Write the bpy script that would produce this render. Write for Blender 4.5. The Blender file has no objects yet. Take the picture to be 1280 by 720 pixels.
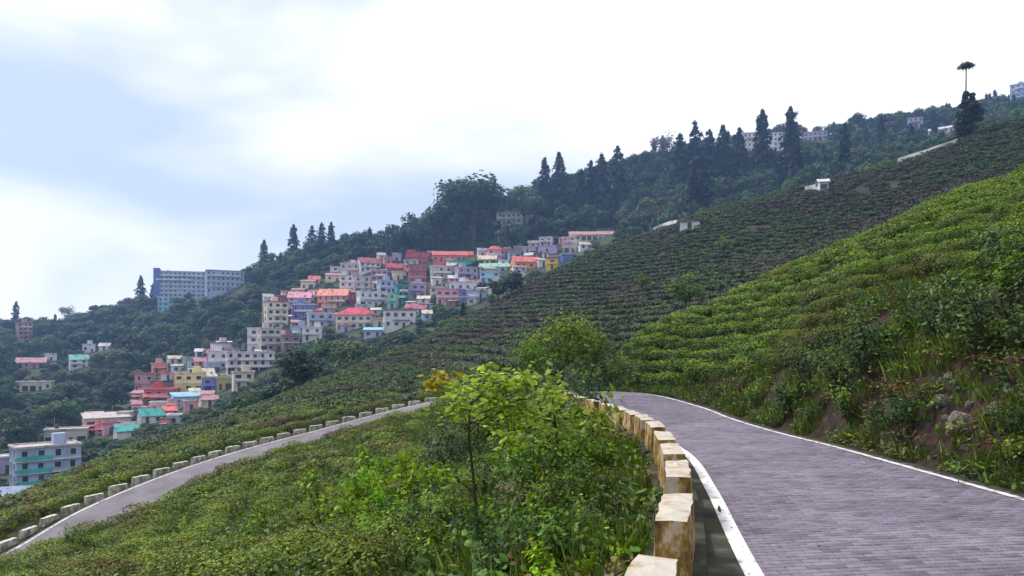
import bpy, math, random
import numpy as np
from math import radians as RAD, sin, cos, pi, hypot, atan2

random.seed(7)
rng = np.random.default_rng(7)
S = bpy.context.scene
C = S.collection
F, CX, HY, CAMZ = 924.4, 640.0, 440.0, 1.7      # focal length in px of the 1280 px photo, horizon row

# ------------------------------------------------------------------ camera, world, sun, exposure
cam_d = bpy.data.cameras.new('camera')
cam = bpy.data.objects.new('camera', cam_d)
C.objects.link(cam)
cam.location = (0, 0, CAMZ)
cam.rotation_euler = (RAD(90), 0, 0)
cam_d.sensor_width = 36
cam_d.lens = 26
cam_d.shift_y = 80 / 1280
cam_d.clip_start = 0.05
cam_d.clip_end = 6000
S.camera = cam

SUN_EL, SUN_AZ = 52, -62          # sun high, to the left and ahead a little (degrees, azimuth from +Y towards +X)
w = bpy.data.worlds.new('World')
S.world = w
w.use_nodes = True
nt = w.node_tree
nt.nodes.clear()
N = nt.nodes.new
out = N('ShaderNodeOutputWorld')
bg = N('ShaderNodeBackground')
sky = N('ShaderNodeTexSky')
sky.sky_type = 'NISHITA'
sky.sun_disc = False
sky.sun_elevation = RAD(SUN_EL)
sky.sun_rotation = RAD(SUN_AZ)
sky.altitude = 2000
sky.ozone_density = 4.0
bg.inputs['Strength'].default_value = 0.1
tc = N('ShaderNodeTexCoord')
mp = N('ShaderNodeMapping')
mp.inputs['Scale'].default_value = (1.0, 1.0, 2.6)
mp.inputs['Location'].default_value = (0.75, 0.245, 3.3)
n1 = N('ShaderNodeTexNoise')
n1.inputs['Scale'].default_value = 1.5
n1.inputs['Detail'].default_value = 7
n1.inputs['Roughness'].default_value = 0.52
n1.inputs['Distortion'].default_value = 0.35
cr = N('ShaderNodeValToRGB')
cr.color_ramp.elements[0].position = 0.39
cr.color_ramp.elements[0].color = (0.0, 0.0, 0.0, 1)
cr.color_ramp.elements[1].position = 0.575
cr.color_ramp.elements[1].color = (1, 1, 1, 1)
e_ = cr.color_ramp.elements.new(0.47)
e_.color = (.36, .36, .36, 1)
mx = N('ShaderNodeMix')
mx.data_type = 'RGBA'
mx.inputs[7].default_value = (5.7, 5.7, 5.8, 1)
thin = N('ShaderNodeMix')            # veil of grey-blue underside cloud in front of the clear sky
thin.data_type = 'RGBA'
thin.inputs[0].default_value = 0.86
thin.inputs[7].default_value = (3.35, 3.7, 4.2, 1)
nt.links.new(sky.outputs[0], thin.inputs[6])
for a, b in ((tc.outputs['Generated'], mp.inputs[0]), (mp.outputs[0], n1.inputs['Vector']), (n1.outputs[0], cr.inputs[0]),
             (cr.outputs[0], mx.inputs[0]), (thin.outputs[2], mx.inputs[6]), (mx.outputs[2], bg.inputs[0]), (bg.outputs[0], out.inputs[0])):
    nt.links.new(a, b)

sun_d = bpy.data.lights.new('sun', 'SUN')
sun_d.energy = 1.5
sun_d.angle = RAD(10)
sun_d.color = (1.0, 0.95, 0.87)
sun = bpy.data.objects.new('sun', sun_d)
C.objects.link(sun)
sun.rotation_euler = (RAD(90 - SUN_EL), 0, RAD(180 - SUN_AZ))

vs = S.view_settings
vs.view_transform = 'Standard'
vs.look = 'None'
vs.exposure = 1.22
vs.gamma = 1.0
vs.use_curve_mapping = False

# ------------------------------------------------------------------ small numeric helpers
def hash2(ix, iy, seed):
    n = (ix.astype(np.int64) * 374761393 + iy.astype(np.int64) * 668265263 + seed * 974711) & 0x7fffffff
    n = ((n ^ (n >> 13)) * 1274126177) & 0x7fffffff
    return ((n ^ (n >> 16)) & 0xffff) / 65535.0

def vnoise(x, y, seed=0):
    ix, iy = np.floor(x), np.floor(y)
    fx, fy = x - ix, y - iy
    fx = fx * fx * (3 - 2 * fx); fy = fy * fy * (3 - 2 * fy)
    a = hash2(ix, iy, seed); b = hash2(ix + 1, iy, seed); c = hash2(ix, iy + 1, seed); d = hash2(ix + 1, iy + 1, seed)
    return (a + (b - a) * fx) * (1 - fy) + (c + (d - c) * fx) * fy

def fbm(x, y, seed=0, octv=4):
    s, a = 0, 0.5
    for k in range(octv):
        s = s + a * (vnoise(x * 2 ** k, y * 2 ** k, seed + k) - 0.5); a *= 0.5
    return s

def pchip(x, y, q):
    x = np.asarray(x, float); y = np.asarray(y, float)
    h = np.diff(x); d = np.diff(y) / h
    m = np.zeros_like(y)
    w1 = 2 * h[1:] + h[:-1]; w2 = h[1:] + 2 * h[:-1]
    ok = d[:-1] * d[1:] > 0
    with np.errstate(all='ignore'):
        mm = (w1 + w2) / (w1 / d[:-1] + w2 / d[1:])
    m[1:-1] = np.where(ok, mm, 0)
    m[0], m[-1] = d[0], d[-1]
    q = np.clip(q, x[0], x[-1])
    i = np.clip(np.searchsorted(x, q) - 1, 0, len(x) - 2)
    t = (q - x[i]) / h[i]
    return ((1 + 2 * t) * (1 - t) ** 2 * y[i] + t * (1 - t) ** 2 * h[i] * m[i] + t * t * (3 - 2 * t) * y[i + 1] + t * t * (t - 1) * h[i] * m[i + 1])

def sstep(a, b, x):
    t = np.clip((x - a) / (b - a), 0, 1)
    return t * t * (3 - 2 * t)

# ------------------------------------------------------------------ the lie of the land: profiles out from the viewpoint
P_ = lambda Y, y: (Y, CAMZ + (HY - y) / F * Y)           # a height on the sight line of photo row y at depth Y
Z_ = lambda Y, z: (Y, z)
COLS = {
 -500: [Z_(3,-.7), Z_(8,-2.6), Z_(13,-5), Z_(16,-6.4), Z_(20,-7), Z_(40,-14), Z_(60,-20), Z_(80,-26), Z_(120,-30), Z_(170,-30), Z_(260,-24), Z_(400,0), Z_(520,14), Z_(800,-20)],
 0:    [Z_(3,-.5), Z_(10,-2.2), Z_(18,-3.9), Z_(28,-5.8), Z_(34,-6.7), Z_(38,-7.1), Z_(41,-7.5), Z_(45,-8), Z_(100,-24), P_(170,605), P_(260,530), P_(400,448), P_(520,418), Z_(800,-10)],
 200:  [Z_(3,-.3), Z_(9,-1.5), Z_(18,-3.3), Z_(34,-4.5), Z_(40,-4.75), Z_(46,-5.0), Z_(53,-5.35), Z_(62,-5.9), Z_(120,-18), P_(210,540), P_(300,480), P_(400,425), P_(500,385), Z_(800,10)],
 300:  [Z_(3,-.3), Z_(9,-1.3), Z_(20,-3.0), Z_(38,-3.75), Z_(46,-3.9), Z_(55,-4.25), Z_(65,-4.6), Z_(80,-5.2), Z_(150,-16), P_(230,500), P_(300,450), P_(400,393), P_(480,355), Z_(800,20)],
 400:  [Z_(3,-.25), Z_(9,-1.2), Z_(22,-2.7), Z_(44,-3.1), Z_(52,-3.1), Z_(65,-3.0), Z_(80,-2.9), Z_(98,-2.5), Z_(170,-11), P_(250,455), P_(330,400), P_(400,350), P_(460,325), Z_(800,30)],
 500:  [Z_(3,-.2), Z_(8,-.9), Z_(20,-1.9), Z_(48,-2.3), Z_(60,-2.2), Z_(80,-1.8), Z_(105,-.6), Z_(145,2.0), Z_(190,-2), P_(250,422), P_(320,385), P_(380,345), P_(460,303), Z_(800,40)],
 600:  [Z_(3,-.1), Z_(7,-.6), Z_(18,-1.2), Z_(50,-1.3), P_(62,490), P_(90,465), P_(135,428), P_(190,391), Z_(230,8), P_(290,374), P_(350,345), P_(410,308), P_(480,275), Z_(800,60)],
 700:  [Z_(3,-.05), Z_(7,-.35), Z_(16,-.35), Z_(36,-.4), P_(60,478), P_(95,440), P_(150,385), P_(220,338), Z_(260,24), P_(310,336), P_(370,315), P_(430,280), P_(500,241), Z_(800,80)],
 760:  [Z_(3,0), Z_(7,0), Z_(16,-.1), Z_(31,0), P_(38,474), P_(70,447), P_(150,370), P_(225,313), Z_(265,30), P_(320,312), P_(380,292), P_(440,255), P_(510,223), Z_(800,90)],
 820:  [Z_(3,0), Z_(7,0), Z_(16,-.1), Z_(30.5,0.05), P_(39,416), P_(60,427), P_(140,358), P_(228,294), Z_(270,34), P_(325,296), P_(400,268), P_(450,236), P_(520,210), Z_(800,95)],
 900:  [Z_(3,0), Z_(7,0), Z_(20,-.1), P_(25.5,487), P_(42,383), P_(62,400), P_(135,335), P_(225,266), Z_(265,40), P_(320,277), P_(400,242), P_(460,214), P_(530,192), Z_(800,110)],
 1000: [Z_(3,0), Z_(7,0), Z_(15,-.05), P_(18,488), P_(46,338), P_(66,357), P_(130,315), P_(220,243), Z_(260,45), P_(320,250), P_(400,218), P_(470,197), P_(540,179), Z_(800,120)],
 1100: [Z_(3,0), Z_(6,0), Z_(11.6,0), P_(14,470), P_(47,298), P_(67,317), P_(130,284), P_(215,217), Z_(255,50), P_(320,220), P_(400,200), P_(470,182), P_(545,165), Z_(800,130)],
 1200: [Z_(3,0), Z_(5,0), Z_(9.7,0), P_(12.5,443), P_(48,253), P_(68,274), P_(130,240), P_(210,182), Z_(250,57), P_(320,185), P_(400,174), P_(470,162), P_(550,152), Z_(800,140)],
 1280: [Z_(3,0), Z_(4,0), Z_(8.6,0), P_(11.6,430), P_(49,226), P_(70,247), P_(130,216), P_(210,160), Z_(250,63), P_(320,170), P_(400,156), P_(480,142), P_(560,132), Z_(800,150)],
 1800: [Z_(3,0), Z_(4,0), Z_(5.4,0), Z_(7.5,2), Z_(45,19), Z_(65,22), Z_(110,38), Z_(190,75), Z_(230,80), Z_(300,95), Z_(380,115), Z_(480,150), Z_(600,170), Z_(800,170)],
}
NK = 14
us = sorted(COLS)
caz, clr, cz = [], [], []
for u in us:
    t = (u - CX) / F
    caz.append(math.degrees(math.atan(t)))
    k = 1.0 if abs(t) > 1 else math.sqrt(1 + t * t)
    clr.append([math.log(Y * k) for Y, z in COLS[u]]); cz.append([z for Y, z in COLS[u]])
flat = [math.log(r) for r in (3, 5, 9, 14, 40, 65, 110, 190, 230, 300, 380, 480, 600, 800)]
caz = [-180.0] + caz + [180.0]
clr = np.array([flat] + clr + [flat]); cz = np.array([[0.0] * NK] + cz + [[0.0] * NK])
AZ = np.arange(-180, 180.01, 0.25)
LR0, LR1, NR = math.log(0.6), math.log(880), 520
LRG = np.linspace(LR0, LR1, NR)
klr = np.stack([pchip(caz, clr[:, k], AZ) for k in range(NK)], 1)
kz = np.stack([pchip(caz, cz[:, k], AZ) for k in range(NK)], 1)
TAB = np.empty((len(AZ), NR))
for i in range(len(AZ)):
    TAB[i] = pchip(np.concatenate([[0.6], np.exp(klr[i])]), np.concatenate([[0.0], kz[i]]), np.exp(LRG))

def polar(x, y):
    return np.degrees(np.arctan2(x, y)), np.hypot(x, y)

def base_z(x, y):
    az, r = polar(np.asarray(x, float), np.asarray(y, float))
    fi = np.clip((az + 180) / 0.25, 0, len(AZ) - 1.001)
    fj = np.clip((np.log(np.maximum(r, 0.61)) - LR0) / (LR1 - LR0) * (NR - 1), 0, NR - 1.001)
    i = fi.astype(int); j = fj.astype(int); a = fi - i; b = fj - j
    z = (TAB[i, j] * (1 - a) + TAB[i + 1, j] * a) * (1 - b) + (TAB[i, j + 1] * (1 - a) + TAB[i + 1, j + 1] * a) * b
    amp = np.clip(r * 0.012, 0.03, 2.2)
    z = z + amp * 1.6 * fbm(x / np.maximum(1.5, 0.10 * r), y / np.maximum(1.5, 0.10 * r), 3, 3) * 0 \
          + 0.22 * sstep(4, 20, r) * fbm(x / 2.3, y / 2.3, 11, 3) + 1.6 * sstep(60, 160, r) * fbm(x / 22., y / 22., 5, 3)
    return z

def keyr(x, y, k):
    az, r = polar(np.asarray(x, float), np.asarray(y, float))
    return np.exp(np.interp(az, AZ, klr[:, k]))

# ------------------------------------------------------------------ the road: left edge, right edge, height
ROAD = [((-.6, -10), (5.9, -10), 0), ((.25, -5), (6.05, -5), 0), ((.90, 0), (6.1, .3), 0), ((1.76, 5.6), (6.0, 6.2), 0), ((2.36, 9), (5.92, 9.6), 0), ((2.8, 12), (5.84, 13), 0),
        ((2.98, 15.5), (5.9, 16.6), -.08), ((2.95, 19), (6.1, 20.5), -.14), ((2.55, 23), (6.2, 24.2), -.1), ((1.7, 27), (5.6, 29.4), 0),
        ((.5, 30.2), (4.0, 33), -.06), ((-.5, 34), (3.0, 36.5), -.3), ((-1.0, 38), (2.8, 40.5), -.55), ((-1.2, 42), (2.6, 45.5), -.8),
        ((-1.6, 45.3), (1.6, 50), -1.0), ((-2.4, 47.6), (-.8, 52.6), -1.2), ((-3.6, 48), (-3.9, 52), -1.45), ((-5.8, 46.4), (-8.0, 49.6), -2.2),
        ((-9.0, 43.2), (-11.9, 46), -3.1), ((-11.2, 39.2), (-15.1, 41), -3.76), ((-13.8, 34.8), (-17.1, 36), -4.35), ((-15.0, 30.7), (-18.7, 32), -5.15),
        ((-14.9, 27.2), (-19.0, 28), -5.8), ((-16.0, 23), (-19.2, 23), -6.3), ((-15.4, 17), (-18.6, 16), -6.8), ((-14.4, 11), (-17.6, 10), -7.2)]
NSUB = 16
def catmull(pts, n):
    p = np.array(pts, float)
    p = np.vstack([2 * p[0] - p[1], p, 2 * p[-1] - p[-2]])
    o = []
    for i in range(1, len(p) - 2):
        for k in range(n):
            t = k / n
            a, b, c, d = p[i - 1], p[i], p[i + 1], p[i + 2]
            o.append(0.5 * (2 * b + (c - a) * t + (2 * a - 5 * b + 4 * c - d) * t * t + (3 * b - a - 3 * c + d) * t ** 3))
    o.append(p[-2])
    return np.array(o)
RL = catmull([a for a, b, z in ROAD], NSUB); RR = catmull([b for a, b, z in ROAD], NSUB); RZ = catmull([(z,) for a, b, z in ROAD], NSUB)[:, 0]
RC = (RL + RR) / 2
RHW = np.linalg.norm(RL - RR, axis=1) / 2
TURN = 16 * NSUB        # sample index of the hairpin's far point

def near_road(x, y):
    """distance beyond the road's edge (negative on it), road height, signed side (+ = right of travel), sample index"""
    x = np.asarray(x, float).ravel(); y = np.asarray(y, float).ravel()
    d = np.empty(len(x)); idx = np.empty(len(x), int); side = np.empty(len(x))
    tan = np.gradient(RC, axis=0)
    for s in range(0, len(x), 20000):
        q = np.stack([x[s:s + 20000], y[s:s + 20000]], 1)
        dd = np.hypot(q[:, None, 0] - RC[None, :, 0], q[:, None, 1] - RC[None, :, 1]) - RHW[None]
        k = dd.argmin(1)
        d[s:s + 20000] = dd[np.arange(len(k)), k]; idx[s:s + 20000] = k
        v = q - RC[k]
        side[s:s + 20000] = np.sign(tan[k, 0] * -v[:, 1] + tan[k, 1] * v[:, 0])
    return d, RZ[idx], side, idx

def ground_z(x, y, road=True):
    x = np.asarray(x, float); y = np.asarray(y, float)
    shp = x.shape
    x = x.ravel(); y = y.ravel()
    z = base_z(x, y)
    m = np.hypot(x, y) < 75
    if m.any():
        d, rz, side, idx = near_road(x[m], y[m])
        up = idx < TURN
        f0 = np.where(side < 0, np.where(up, 0.95, 0.5), np.where(up, 0.35, 1.1))
        f1 = np.where(side < 0, np.where(up, 2.6, 2.2), np.where(up, 1.5, 3.0))
        wgt = sstep(0, 1, (d - f0) / (f1 - f0))
        z[m] = (rz - 0.12) * (1 - wgt) + z[m] * wgt
    return z.reshape(shp)

gz1 = lambda x, y: float(ground_z(np.array([x]), np.array([y]))[0])
def proj(x, y, z):
    return CX + F * x / y, HY - F * (z - CAMZ) / y
def hit(u, yp, k0=None, k1=None, r0=None, r1=None):
    """first ground point on the sight line of photo pixel (u, yp), between two profile keys"""
    t = (u - CX) / F
    x1, y1 = t * 100, 100
    a = r0 if r0 else float(keyr(np.array([x1]), np.array([y1]), k0)[0])
    b = r1 if r1 else float(keyr(np.array([x1]), np.array([y1]), k1)[0])
    Y = np.exp(np.linspace(math.log(a), math.log(b), 500)) / math.sqrt(1 + t * t)
    z = ground_z(t * Y, Y)
    yy = HY - F * (z - CAMZ) / Y
    k = np.nonzero(yy <= yp)[0]
    k = k[0] if len(k) else int(np.argmin(np.abs(yy - yp)))
    return t * Y[k], Y[k], z[k]

# ------------------------------------------------------------------ object helpers
def tag(o, label=None, cat=None, group=None, kind=None):
    if label: o['label'] = label
    if cat: o['category'] = cat
    if group: o['group'] = group
    if kind: o['kind'] = kind
    return o

def link(name, data, parent=None, loc=None, rz=None, mat=None, scale=None):
    o = bpy.data.objects.new(name, data)
    C.objects.link(o)
    if parent: o.parent = parent
    if loc is not None: o.location = loc
    if rz is not None: o.rotation_euler = (0, 0, rz)
    if scale is not None: o.scale = (scale,) * 3 if np.isscalar(scale) else scale
    if mat is not None and not len(data.materials): data.materials.append(mat)
    return o

def empty(name, loc, rz=0, scale=None):
    return link(name, None, None, loc, rz, scale=scale)

def copy_tree(o, parent=None):
    c = o.copy()
    for k in list(c.keys()):
        if k in ('label',): del c[k]
    C.objects.link(c)
    if parent: c.parent = parent
    for ch in list(o.children):
        copy_tree(ch, c)
    return c

def mesh(name, V, faces, mats=(), mi=None, smooth=False, tone=None):
    me = bpy.data.meshes.new(name)
    V = np.asarray(V, float)
    if isinstance(faces, np.ndarray):
        n, k = faces.shape
        me.vertices.add(len(V)); me.vertices.foreach_set('co', V.ravel())
        me.loops.add(n * k); me.loops.foreach_set('vertex_index', faces.ravel().astype(np.int32))
        me.polygons.add(n); me.polygons.foreach_set('loop_start', np.arange(0, n * k, k, dtype=np.int32))
        me.polygons.foreach_set('loop_total', np.full(n, k, dtype=np.int32))
    else:
        me.from_pydata(V.tolist(), [], faces)
    for m in mats: me.materials.append(m)
    if mi is not None: me.polygons.foreach_set('material_index', np.asarray(mi, np.int32))
    if tone is not None:
        a = me.attributes.new('tone', 'FLOAT', 'FACE'); a.data.foreach_set('value', np.asarray(tone, np.float32))
    me.update(calc_edges=True)
    me.polygons.foreach_set('use_smooth', np.full(len(me.polygons), smooth))
    return me

class MB:
    """collects boxes, prisms and tubes into one mesh"""
    def __init__(s): s.v = []; s.f = []; s.m = []
    def add(s, V, Fs, m=0):
        o = len(s.v); s.v += [tuple(p) for p in V]; s.f += [tuple(i + o for i in f) for f in Fs]; s.m += [m] * len(Fs); return s
    def box(s, x0, x1, y0, y1, z0, z1, m=0):
        return s.add([(x0,y0,z0),(x1,y0,z0),(x1,y1,z0),(x0,y1,z0),(x0,y0,z1),(x1,y0,z1),(x1,y1,z1),(x0,y1,z1)],
                     [(3,2,1,0),(4,5,6,7),(0,1,5,4),(1,2,6,5),(2,3,7,6),(3,0,4,7)], m)
    def tube(s, pts, rad, n=6, m=0):
        pts = [np.array(p, float) for p in pts]; V = []; Fs = []
        for i, p in enumerate(pts):
            d = pts[min(i + 1, len(pts) - 1)] - pts[max(i - 1, 0)]; d /= (np.linalg.norm(d) + 1e-9)
            a = np.cross(d, (0.3, 1, 0.1)); a /= np.linalg.norm(a); b = np.cross(d, a)
            for k in range(n):
                t = 2 * pi * k / n; V.append(p + rad[i] * (cos(t) * a + sin(t) * b))
        for i in range(len(pts) - 1):
            for k in range(n):
                Fs.append((i*n+k, i*n+(k+1)%n, (i+1)*n+(k+1)%n, (i+1)*n+k))
        Fs.append(tuple(range(n-1, -1, -1))); Fs.append(tuple(range((len(pts)-1)*n, len(pts)*n)))
        return s.add(V, Fs, m)
    def mesh(s, name, mats=(), smooth=False):
        return mesh(name, s.v, s.f, mats if isinstance(mats, (list, tuple)) else [mats], s.m, smooth)

# ------------------------------------------------------------------ materials
def srgb(r, g, b):
    f = lambda c: (c / 255 / 12.92) if c / 255 <= .04045 else ((c / 255 + .055) / 1.055) ** 2.4
    return (f(r), f(g), f(b), 1)

def newmat(name):
    m = bpy.data.materials.new(name); m.use_nodes = True
    t = m.node_tree; b = t.nodes['Principled BSDF']; b.inputs['Specular IOR Level'].default_value = 0.25
    return m, t, b

def noise(t, scale, detail=4, coord=None, rough=.55, sc3=None):
    n = t.nodes.new('ShaderNodeTexNoise'); n.inputs['Scale'].default_value = scale; n.inputs['Detail'].default_value = detail; n.inputs['Roughness'].default_value = rough
    if coord is not None:
        if sc3:
            mpp = t.nodes.new('ShaderNodeMapping'); mpp.inputs['Scale'].default_value = sc3
            t.links.new(coord, mpp.inputs[0]); coord = mpp.outputs[0]
        t.links.new(coord, n.inputs['Vector'])
    return n.outputs[0]

def ramp(t, fac, stops):
    r = t.nodes.new('ShaderNodeValToRGB'); e = r.color_ramp.elements
    while len(e) < len(stops): e.new(0.5)
    for k, (p, c) in enumerate(stops):
        e[k].position = p; e[k].color = (*c[:3], 1)
    t.links.new(fac, r.inputs[0])
    return r.outputs[0]

def mixc(t, fac, a, b, mode='MIX'):
    m = t.nodes.new('ShaderNodeMix'); m.data_type = 'RGBA'; m.blend_type = mode
    for s, v in ((m.inputs[0], fac), (m.inputs[6], a), (m.inputs[7], b)):
        if isinstance(v, (int, float)): s.default_value = v
        elif isinstance(v, (tuple, list)): s.default_value = (*v[:3], 1)
        else: t.links.new(v, s)
    return m.outputs[2]

def gpos(t): return t.nodes.new('ShaderNodeNewGeometry').outputs['Position']
def ocoord(t): return t.nodes.new('ShaderNodeTexCoord').outputs['Object']
def attr(t, n):
    a = t.nodes.new('ShaderNodeAttribute'); a.attribute_name = n; return a.outputs['Fac']

def leaf_mat(name, stops, patch=None, pscale=.05, pr=(.5, .62), rough=.5, trans=.22, hv=.06):
    m, t, b = newmat(name)
    col = ramp(t, attr(t, 'tone'), stops)
    if patch:
        f = ramp(t, noise(t, pscale, 3, gpos(t)), [(pr[0], (0, 0, 0)), (pr[1], (1, 1, 1))])
        col = mixc(t, f, col, ramp(t, attr(t, 'tone'), patch))
    oi = t.nodes.new('ShaderNodeObjectInfo').outputs['Random']
    hs = t.nodes.new('ShaderNodeHueSaturation')
    for inp, lo, hi in (('Hue', .5 - hv * .35, .5 + hv * .35), ('Value', .72, 1.28), ('Saturation', .95, 1.15)):
        mr = t.nodes.new('ShaderNodeMapRange'); mr.inputs[3].default_value = lo; mr.inputs[4].default_value = hi
        src = oi
        if inp != 'Value':
            mm = t.nodes.new('ShaderNodeMath'); mm.operation = 'FRACT'
            m2 = t.nodes.new('ShaderNodeMath'); m2.operation = 'MULTIPLY'; m2.inputs[1].default_value = 7.31 if inp == 'Hue' else 13.7
            t.links.new(oi, m2.inputs[0]); t.links.new(m2.outputs[0], mm.inputs[0]); src = mm.outputs[0]
        t.links.new(src, mr.inputs[0]); t.links.new(mr.outputs[0], hs.inputs[inp])
    t.links.new(col, hs.inputs['Color'])
    col = hs.outputs[0]
    t.links.new(col, b.inputs['Base Color']); b.inputs['Roughness'].default_value = rough
    if trans:
        tr = t.nodes.new('ShaderNodeBsdfTranslucent'); ms = t.nodes.new('ShaderNodeMixShader'); ms.inputs[0].default_value = trans
        t.links.new(col, tr.inputs[0]); t.links.new(b.outputs[0], ms.inputs[1]); t.links.new(tr.outputs[0], ms.inputs[2])
        t.links.new(ms.outputs[0], t.nodes['Material Output'].inputs[0])
    return m

def rough_mat(name, stops, scale=3, detail=6, rough=.85, bump=.0, bscale=30, coord='o', dist=.02, sc3=None):
    m, t, b = newmat(name)
    c = ocoord(t) if coord == 'o' else gpos(t)
    t.links.new(ramp(t, noise(t, scale, detail, c, sc3=sc3), stops), b.inputs['Base Color'])
    b.inputs['Roughness'].default_value = rough
    if bump:
        bn = t.nodes.new('ShaderNodeBump'); bn.inputs['Strength'].default_value = bump; bn.inputs['Distance'].default_value = dist
        t.links.new(noise(t, bscale, 6, c), bn.inputs['Height']); t.links.new(bn.outputs[0], b.inputs['Normal'])
    return m

MT = {}
# tea: tone 0 = old dark leaf and twig, 1 = young flush
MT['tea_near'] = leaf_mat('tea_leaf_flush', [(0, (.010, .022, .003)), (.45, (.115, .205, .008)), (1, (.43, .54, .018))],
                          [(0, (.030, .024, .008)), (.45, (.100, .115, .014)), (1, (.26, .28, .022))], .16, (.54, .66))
MT['tea_far'] = leaf_mat('tea_leaf_old', [(0, (.010, .018, .006)), (.45, (.060, .108, .022)), (1, (.160, .250, .035))],
                         [(0, (.024, .020, .014)), (.45, (.082, .068, .044)), (1, (.150, .140, .075))], .035, (.47, .60))
MT['tea_low'] = leaf_mat('tea_leaf_lower', [(0, (.010, .020, .003)), (.45, (.120, .190, .009)), (1, (.43, .51, .020))],
                         [(0, (.035, .026, .010)), (.45, (.115, .095, .022)), (1, (.22, .20, .035))], .22, (.50, .62))
MT['broad'] = leaf_mat('broadleaf_leaf', [(0, (.012, .032, .018)), (.5, (.036, .080, .034)), (1, (.085, .150, .050))], hv=.12)
MT['broad2'] = leaf_mat('broadleaf_leaf_mid', [(0, (.018, .046, .018)), (.5, (.060, .125, .034)), (1, (.130, .220, .055))], hv=.12)
MT['broad3'] = leaf_mat('broadleaf_leaf_olive', [(0, (.024, .042, .016)), (.5, (.080, .125, .034)), (1, (.165, .210, .060))], hv=.12)
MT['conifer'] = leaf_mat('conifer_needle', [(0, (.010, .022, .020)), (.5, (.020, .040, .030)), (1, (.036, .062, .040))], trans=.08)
MT['fresh'] = leaf_mat('fresh_leaf', [(0, (.018, .045, .006)), (.5, (.095, .190, .012)), (1, (.34, .46, .030))], trans=.3)
MT['lime'] = leaf_mat('lime_leaf', [(0, (.050, .100, .010)), (.5, (.20, .36, .018)), (1, (.48, .64, .055))], trans=.35)
MT['yellow'] = leaf_mat('yellow_leaf', [(0, (.25, .20, .015)), (.5, (.45, .34, .02)), (1, (.60, .42, .03))], trans=.35)
MT['deep'] = leaf_mat('deep_green_leaf', [(0, (.010, .028, .008)), (.5, (.045, .100, .020)), (1, (.125, .215, .045))], trans=.2)
MT['dry'] = leaf_mat('dry_leaf', [(0, (.07, .045, .02)), (.5, (.15, .10, .045)), (1, (.26, .20, .09))], trans=.2)
MT['grass'] = leaf_mat('grass_blade', [(0, (.030, .050, .008)), (.5, (.085, .135, .014)), (1, (.20, .26, .03))],
                       [(0, (.05, .04, .015)), (.5, (.11, .095, .035)), (1, (.19, .17, .06))], .5, (.57, .70), trans=.3)
MT['pale'] = leaf_mat('pale_feathery_leaf', [(0, (.10, .09, .11)), (.5, (.20, .18, .20)), (1, (.32, .30, .32))], trans=.2)
MT['bark'] = rough_mat('bark', [(.3, (.035, .026, .020)), (.7, (.10, .08, .06))], 8, 5, .95)
MT['twig'] = rough_mat('dark_twig', [(.3, (.025, .018, .012)), (.7, (.06, .045, .03))], 12, 4, .9)

# ground: dark earth, grass and dry litter; brown bank; forest floor
m, t, b = newmat('earth_and_grass')
gp = gpos(t)
base = ramp(t, noise(t, 1.4, 8, gp, .65), [(.30, (.030, .022, .012)), (.48, (.034, .030, .012)), (.60, (.040, .050, .014)), (.75, (.075, .062, .026))])
bank = ramp(t, noise(t, 2.6, 9, gp, .7), [(.36, (.012, .008, .006)), (.47, (.032, .020, .015)), (.56, (.065, .036, .027)), (.64, (.045, .048, .016)), (.78, (.12, .09, .07))])
woodc = ramp(t, noise(t, .09, 6, gp, .6), [(.35, (.022, .030, .018)), (.50, (.045, .062, .028)), (.62, (.060, .085, .035)), (.75, (.10, .085, .06))])
teac = ramp(t, noise(t, .05, 6, gp, .6), [(.38, (.018, .024, .010)), (.50, (.030, .030, .016)), (.62, (.050, .038, .026))])
c1 = mixc(t, attr(t, 'bank'), base, bank)
c1 = mixc(t, attr(t, 'mid'), c1, teac)
c1 = mixc(t, attr(t, 'wood'), c1, woodc)
t.links.new(c1, b.inputs['Base Color']); b.inputs['Roughness'].default_value = .95
bn = t.nodes.new('ShaderNodeBump'); bn.inputs['Strength'].default_value = .7; bn.inputs['Distance'].default_value = .12
t.links.new(noise(t, 6, 8, gp, .65), bn.inputs['Height']); t.links.new(bn.outputs[0], b.inputs['Normal'])
MT['ground'] = m

# paving: grey-mauve concrete pavers, each its own tint
m, t, b = newmat('concrete_paver')
oi = t.nodes.new('ShaderNodeObjectInfo').outputs['Random']
gp = gpos(t)
big = ramp(t, noise(t, .7, 7, gp, .66), [(.28, (.125, .108, .138)), (.42, (.175, .150, .192)), (.54, (.215, .186, .236)), (.68, (.255, .222, .275))])
wn = t.nodes.new('ShaderNodeTexWhiteNoise'); wn.noise_dimensions = '1D'
ad = t.nodes.new('ShaderNodeMath'); ad.operation = 'ADD'
t.links.new(oi, ad.inputs[0]); t.links.new(attr(t, 'tone'), ad.inputs[1]); t.links.new(ad.outputs[0], wn.inputs['W'])
pv = ramp(t, wn.outputs[0], [(0, (.62, .62, .64)), (.18, (.86, .86, .86)), (.8, (1.06, 1.05, 1.06)), (1, (1.2, 1.17, 1.15))])
col = mixc(t, 1.0, big, pv, 'MULTIPLY')
sp = ramp(t, noise(t, 60, 4, gp, .7), [(.35, (.80, .79, .80)), (.6, (1.05, 1.05, 1.05))])
col = mixc(t, .8, col, sp, 'MULTIPLY')
t.links.new(col, b.inputs['Base Color']); b.inputs['Roughness'].default_value = .7
bn = t.nodes.new('ShaderNodeBump'); bn.inputs['Strength'].default_value = .35; bn.inputs['Distance'].default_value = .004
t.links.new(noise(t, 180, 4, gp), bn.inputs['Height']); t.links.new(bn.outputs[0], b.inputs['Normal'])
MT['paver'] = m
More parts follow.
